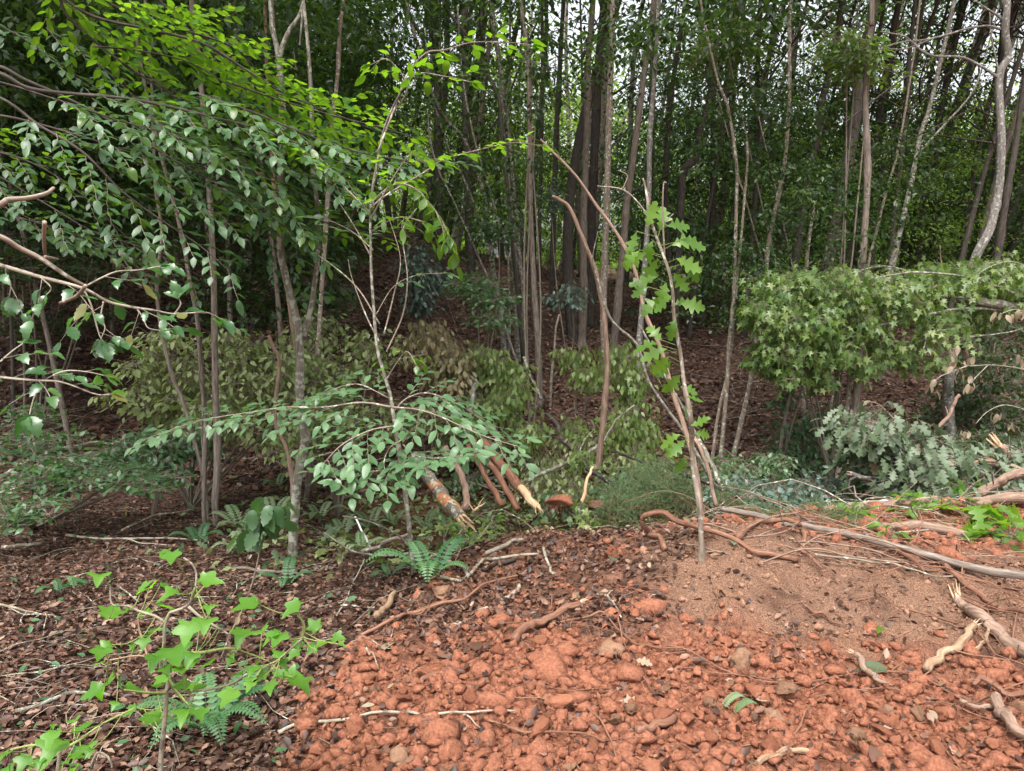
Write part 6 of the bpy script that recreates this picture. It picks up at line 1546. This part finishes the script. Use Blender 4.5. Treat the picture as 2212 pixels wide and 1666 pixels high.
bl_ = [(1690, 640, 45, 32, 8.5, .4, 50), (1660, 690, 36, 30, 8.4, .4, 34), (1730, 690, 55, 45, 8.4, .5, 66), (1790, 625, 65, 35, 8.6, .5, 70), (1680, 755, 42, 28, 8.4, .4, 36), (1700, 800, 24, 22, 8.4, .3, 16), (1780, 750, 50, 34, 8.5, .4, 46), (1850, 700, 45, 40, 8.7, .5, 44),
       (1870, 625, 50, 24, 8.8, .4, 36), (1945, 650, 45, 34, 8.8, .5, 44), (2030, 600, 60, 30, 9.2, .5, 46), (2120, 590, 55, 26, 9.3, .5, 40), (2190, 610, 45, 45, 9.3, .5, 44), (2020, 700, 40, 34, 9, .4, 28), (1905, 755, 30, 26, 8.9, .4, 18), (2110, 680, 40, 40, 9.4, .4, 26), (1635, 665, 20, 10, 8.3, .2, 10), (1640, 610, 12, 10, 8.4, .2, 4),
       (1765, 815, 22, 20, 8.4, .2, 12), (1860, 790, 20, 26, 8.6, .2, 12), (1985, 770, 32, 28, 9.0, .3, 18), (1730, 600, 30, 14, 8.5, .3, 16), (1830, 590, 20, 10, 8.7, .2, 8), (1640, 780, 14, 12, 8.4, .2, 6)]
cs = np.vstack([blob_pts(*b, shell=0.5) for b in bl_])
cs = cs[rng.uniform(0, 1, len(cs)) < 0.78]
FL.append(clumps(cs, .135, 13, .082, down=1.5, flat=.6, tint=(0, 1), tw=tw, tr=.0018, jit=.4))
tw.build('twigs', 'twig', T, 'stuff')
emit(T, cat(FL), 'star', 'gum', 280, 'star')
# oak debris crown
T = shrub('oak_debris', 'heap of torn oak boughs with pale undersides on the pile', [(1870, 925, 45, 28, 6.3, .3, 26), (1930, 950, 50, 40, 6.3, .3, 32), (1960, 1000, 70, 40, 6.2, .4, 46), (2040, 990, 60, 40, 6.3, .4, 38), (1990, 1050, 60, 30, 6.0, .3, 30), (2110, 1030, 50, 30, 6.3, .3, 22), (1890, 990, 30, 40, 6.3, .3, 16), (2070, 1060, 50, 25, 6.0, .3, 20), (2180, 1000, 40, 30, 6.5, .3, 14)],
          .118, 'oak_pale', 'oak', 12, .17, 290, 'oaklite', down=.9, stems='bark_light', cat_='brush', flat=.7)
shrub('oak_sprig', 'bright green oak sprig lying at the right edge', [(2180, 1180, 45, 20, 4.6, .15, 9), (2110, 1155, 30, 14, 4.9, .15, 6)], .15, 'oak', 'oak', 6, .12, 60, down=.2, cat_='sprig')
shrub('oak_sprig', 'dark green sprig hanging on the debris pile', [(2070, 1050, 25, 18, 5.8, .1, 7)], .11, 'oak', 'oak', 7, .1, 40, down=.6, cat_='sprig', tint=(0, .3))
shrub('green_sprig', 'small green sprigs by the long fallen trunk', [(1870, 1150, 30, 10, 5.0, .1, 6), (1960, 1130, 30, 10, 5.2, .1, 6), (1910, 1190, 12, 14, 4.6, .1, 4), (2000, 1125, 20, 8, 5.3, .1, 4)], .08, 'oak', 'wavy', 6, .07, 30, down=.2, cat_='sprig')
shrub('green_sprig', 'fresh green seedlings on the mound rim', [(995, 1150, 18, 22, 5.0, .1, 7), (970, 1135, 14, 12, 5.1, .1, 4), (1015, 1175, 12, 18, 4.8, .08, 5), (1060, 1130, 16, 12, 5.4, .1, 4)], .06, 'gum', 'star', 6, .07, 40, down=.1, cat_='seedlings')
shrub('green_sprig', 'bright leaves hanging in the dark washed-out hollow', [(1280, 1135, 18, 20, 6.4, .1, 8), (1262, 1100, 12, 14, 6.6, .1, 4)], .08, 'gum', 'star', 6, .08, 30, down=1.2, cat_='sprig', tint=(.5, 1))
# cedar brush: fine sprays on bare stems
def brush(name, label, blobs, n, L, mat, cat_='brush'):
    c0 = P(blobs[0][0], blobs[0][1], blobs[0][4]); root = np.array([c0[0], c0[1], gz(c0[0], c0[1])])
    T = thing(name, root, label, cat_)
    tw, nd = MB(), MB()
    for b in blobs:
        cs = blob_pts(*b[:6], b[6])
        cs[:, 2] = np.maximum(cs[:, 2], G(cs[:, 0], cs[:, 1], False) + .04)
        cc = P(b[0], b[1] + b[3], b[4])
        for c in cs:
            if rng.uniform() < 0.25: tube(tw, smooth_path([cc + rng.normal(0, .05, 3), (cc + c) / 2 + rng.normal(0, .07, 3), c], 6), np.linspace(.005, .002, 6), 4, 0, 0, False)
            k = n; a = nz(rng.normal(0, 1, (k, 3)) + UP * .4)
            A = c + rng.normal(0, .05, (k, 3)); B = A + a * L * rng.uniform(.5, 1.2, (k, 1))
            tubes_thin(nd, A, B, .0022, .001)
            m_ = 5
            for f in (0.4, 0.7):
                Q_ = A + (B - A) * f; tubes_thin(nd, Q_, Q_ + nz(a + rng.normal(0, .7, (k, 3))) * L * .4, .0018, .0008)
    tw.build('stems', 'clayroot', T, 'stuff'); nd.build('needles', mat, T, 'stuff')
brush('cedar_brush', 'fine feathery cedar brush left of the standing oak stick', [(1370, 1060, 60, 36, 6.6, .3, 120), (1430, 1040, 60, 40, 6.8, .3, 120), (1340, 1090, 40, 25, 6.2, .2, 60), (1470, 1070, 40, 30, 6.6, .2, 60)], 9, .07, 'cedar')
brush('cedar_brush', 'cedar twigs tangled right of the standing oak stick', [(1580, 1080, 50, 20, 6.2, .2, 60), (1790, 1140, 50, 20, 5.2, .2, 36), (1660, 1150, 40, 16, 5.0, .2, 30), (1840, 1180, 30, 10, 4.8, .1, 16)], 8, .06, 'cedar')
# tangled bare twigs of the debris
tw = MB()
T = thing('brush_tangle', hit(1720, 1130), 'tangle of thin bare rust twigs between mound and debris pile', 'brush')
for _ in range(150):
    u0, v0 = rng.uniform(1500, 2230), rng.normal(1125, 45)
    if v0 > 1235: continue
    p = hit(u0, v0); k = 7; th = rng.uniform(-.5, .5) + (math.pi if rng.uniform() < .5 else 0); l = rng.uniform(.3, 1.1)
    q = np.zeros((k, 3)); q[0] = p
    up = rng.uniform(.0, .5)
    for i in range(1, k):
        th += rng.normal(0, .3); up += rng.normal(-.12, .2)
        q[i] = q[i - 1] + np.array([math.cos(th), math.sin(th) * .6, up]) * l / k
        q[i, 2] = max(q[i, 2], gz(q[i, 0], q[i, 1]) + .01)
    tube(tw, smooth_path(q, 12), rng.uniform(.0022, .006) * np.linspace(1, .4, 12), 4, 0, 0, False)
tw.build('twigs', 'bark_rust', T, 'stuff')
# dry cream leaves hanging on grey twigs at the right
T = thing('dry_leaf_branch', (6.0, 7.6, gz(6.0, 7.6)), 'thin grey branch hung with cream dry leaves at the right', 'branch')
mb = MB(); tube(mb, smooth_path([(6.0, 7.6, gz(6, 7.6)), (5.7, 7.4, .6), P(2230, 800, 7.2)], 12), np.linspace(.02, .01, 12), 6, .1); mb.build('stem', 'bark_grey', T)
tw = MB(); Fs = []
for pts in (Z(2, 1, [(2270, 740), (2120, 712), (1980, 700), (1850, 705), (1770, 660), (1745, 620)]), Z(2, 1, [(1850, 705), (1740, 745), (1670, 775), (1640, 800)]), Z(2, 1, [(2270, 1010), (2100, 960), (1980, 1000), (1900, 1080)]), Z(2, 1, [(1980, 700), (1900, 780), (1870, 820)]), Z(2, 1, [(2250, 380), (2160, 340), (2060, 370)])):
    p = img_path(pts, 7.2, 6.9, 20); mb = MB(); tube(mb, p, np.linspace(.006, .003, 20), 5, .1, 0); mb.build('twig', 'white', T)
for c_, n_ in [((1745, 600), 5), ((1755, 700), 5), ((1790, 740), 3), ((1640, 790), 3), ((1625, 840), 4), ((1815, 680), 3), ((1880, 655), 2), ((1860, 820), 4), ((2170, 650), 3), ((2060, 370), 4), ((2150, 360), 6), ((2200, 340), 5), ((1870, 780), 2), ((2110, 1080), 3), ((1850, 1130), 4), ((2040, 1020), 3)]:
    (u_, v_), = Z(2, 1, [c_])
    Fs.append(clumps([P(u_, v_, 7.0)], .05, n_, .085, down=2.0, flat=.8))
emit(T, cat(Fs), 'ovate', 'cream', 100)

# ================================================================ FERNS
def fern(u, v, n, L, mat, label, d=None, spread=1.0):
    p0 = hit(u, v) if d is None else P(u, v, d)
    if d is None: p0[2] = gz(p0[0], p0[1], True)
    T = thing('fern', p0, label, 'fern', 'ferns')
    for k in range(n):
        a = 2 * math.pi * k / n + rng.uniform(-.4, .4); l = L * rng.uniform(.7, 1.15)
        o = np.array([math.cos(a), math.sin(a), 0]) * spread
        q = smooth_path([p0, p0 + o * l * .35 + UP * l * .45, p0 + o * l * .7 + UP * l * .6, p0 + o * l + UP * l * .45], 20)
        tb = nz(np.gradient(q, axis=0)); m_ = 17
        ps, ds, ns, ss = [], [], [], []
        for i in range(3, 20):
            w = math.sin(min(1, (20 - i) / 13) * math.pi / 2) * l * .17 + .006
            lat = nz(np.cross(tb[i], UP)); nn = np.cross(lat, tb[i])
            for s_ in (-1, 1):
                ps.append(q[i]); ds.append(nz(lat * s_ + tb[i] * .25)); ns.append(nn); ss.append(w)
        mb = MB(); leaf_geo(mb, 'simple', dict(p=np.array(ps), d=np.array(ds), n=np.array(ns), s=np.array(ss), t=np.full(len(ps), rng.uniform(0, 1))))
        tubes_thin(mb, q[:-1], q[1:], .0015)
        mb.build('frond', mat, T)
for u_, v_, n_, L_, m_, lb in [(930, 1275, 5, .30, 'fern', 'dark green fern tuft beside the centre sapling foot'), (900, 1235, 3, .2, 'fern', 'small fern behind the dark green tuft'),
        (430, 1180, 5, .22, 'fern', 'fern at the end of the long bare branch'), (130, 1290, 3, .16, 'fern', 'tiny fern alone in the left litter'), (162, 1275, 3, .12, 'fern', 'tinier fern right of the lone one'),
        (450, 1600, 6, .26, 'fern', 'fern behind the near star-leaved sapling'), (470, 1570, 4, .2, 'fern', 'narrow fern touching the red earth'), (620, 1270, 4, .2, 'fern', 'dull fern above the stout brown stick'),
        (1555, 1545, 1, .12, 'fern_pale', 'torn fern tip lying on the red clods'), (1580, 1560, 1, .12, 'fern_pale', 'pale torn fern tip beside it'), (840, 1255, 3, .14, 'fern', 'little fern left of the sapling foot'),
        (520, 1150, 6, .3, 'fern_pale', 'pale fern left of the lichen trunk foot'), (555, 1180, 5, .28, 'fern_pale', 'pale fern in front of the lichen trunk foot'), (590, 1130, 6, .3, 'fern_pale', 'pale fern close left of the lichen trunk'),
        (520, 1200, 5, .22, 'fern_pale', 'lowest pale fern by the leaf litter'), (690, 1130, 5, .28, 'fern_pale', 'pale fern just right of the lichen trunk'), (740, 1160, 5, .26, 'fern_pale', 'pale fern beside the white tube'),
        (800, 1150, 5, .28, 'fern_pale', 'pale fern under the bare side stems'), (850, 1135, 5, .26, 'fern_pale', 'pale fern left of the centre sapling'), (920, 1150, 5, .26, 'fern_pale', 'pale fern right of the centre sapling'),
        (960, 1160, 4, .26, 'fern', 'upright grey-green fern on the mound edge'), (780, 1200, 4, .22, 'fern_pale', 'low pale fern on the dead leaves'), (1060, 1135, 4, .16, 'fern_pale', 'pale fern in front of the slanting logs'),
        (1150, 1125, 4, .16, 'fern_pale', 'pale fern right of the slanting logs'), (1340, 1130, 4, .24, 'fern', 'fern under the cedar brush'), (600, 1060, 4, .24, 'fern_pale', 'pale fern behind the lichen trunk')]:
    fern(u_, v_, n_, L_, m_, lb)
print('objects', len(bpy.data.objects), 'tris', sum(len(m.polygons) for m in bpy.data.meshes))
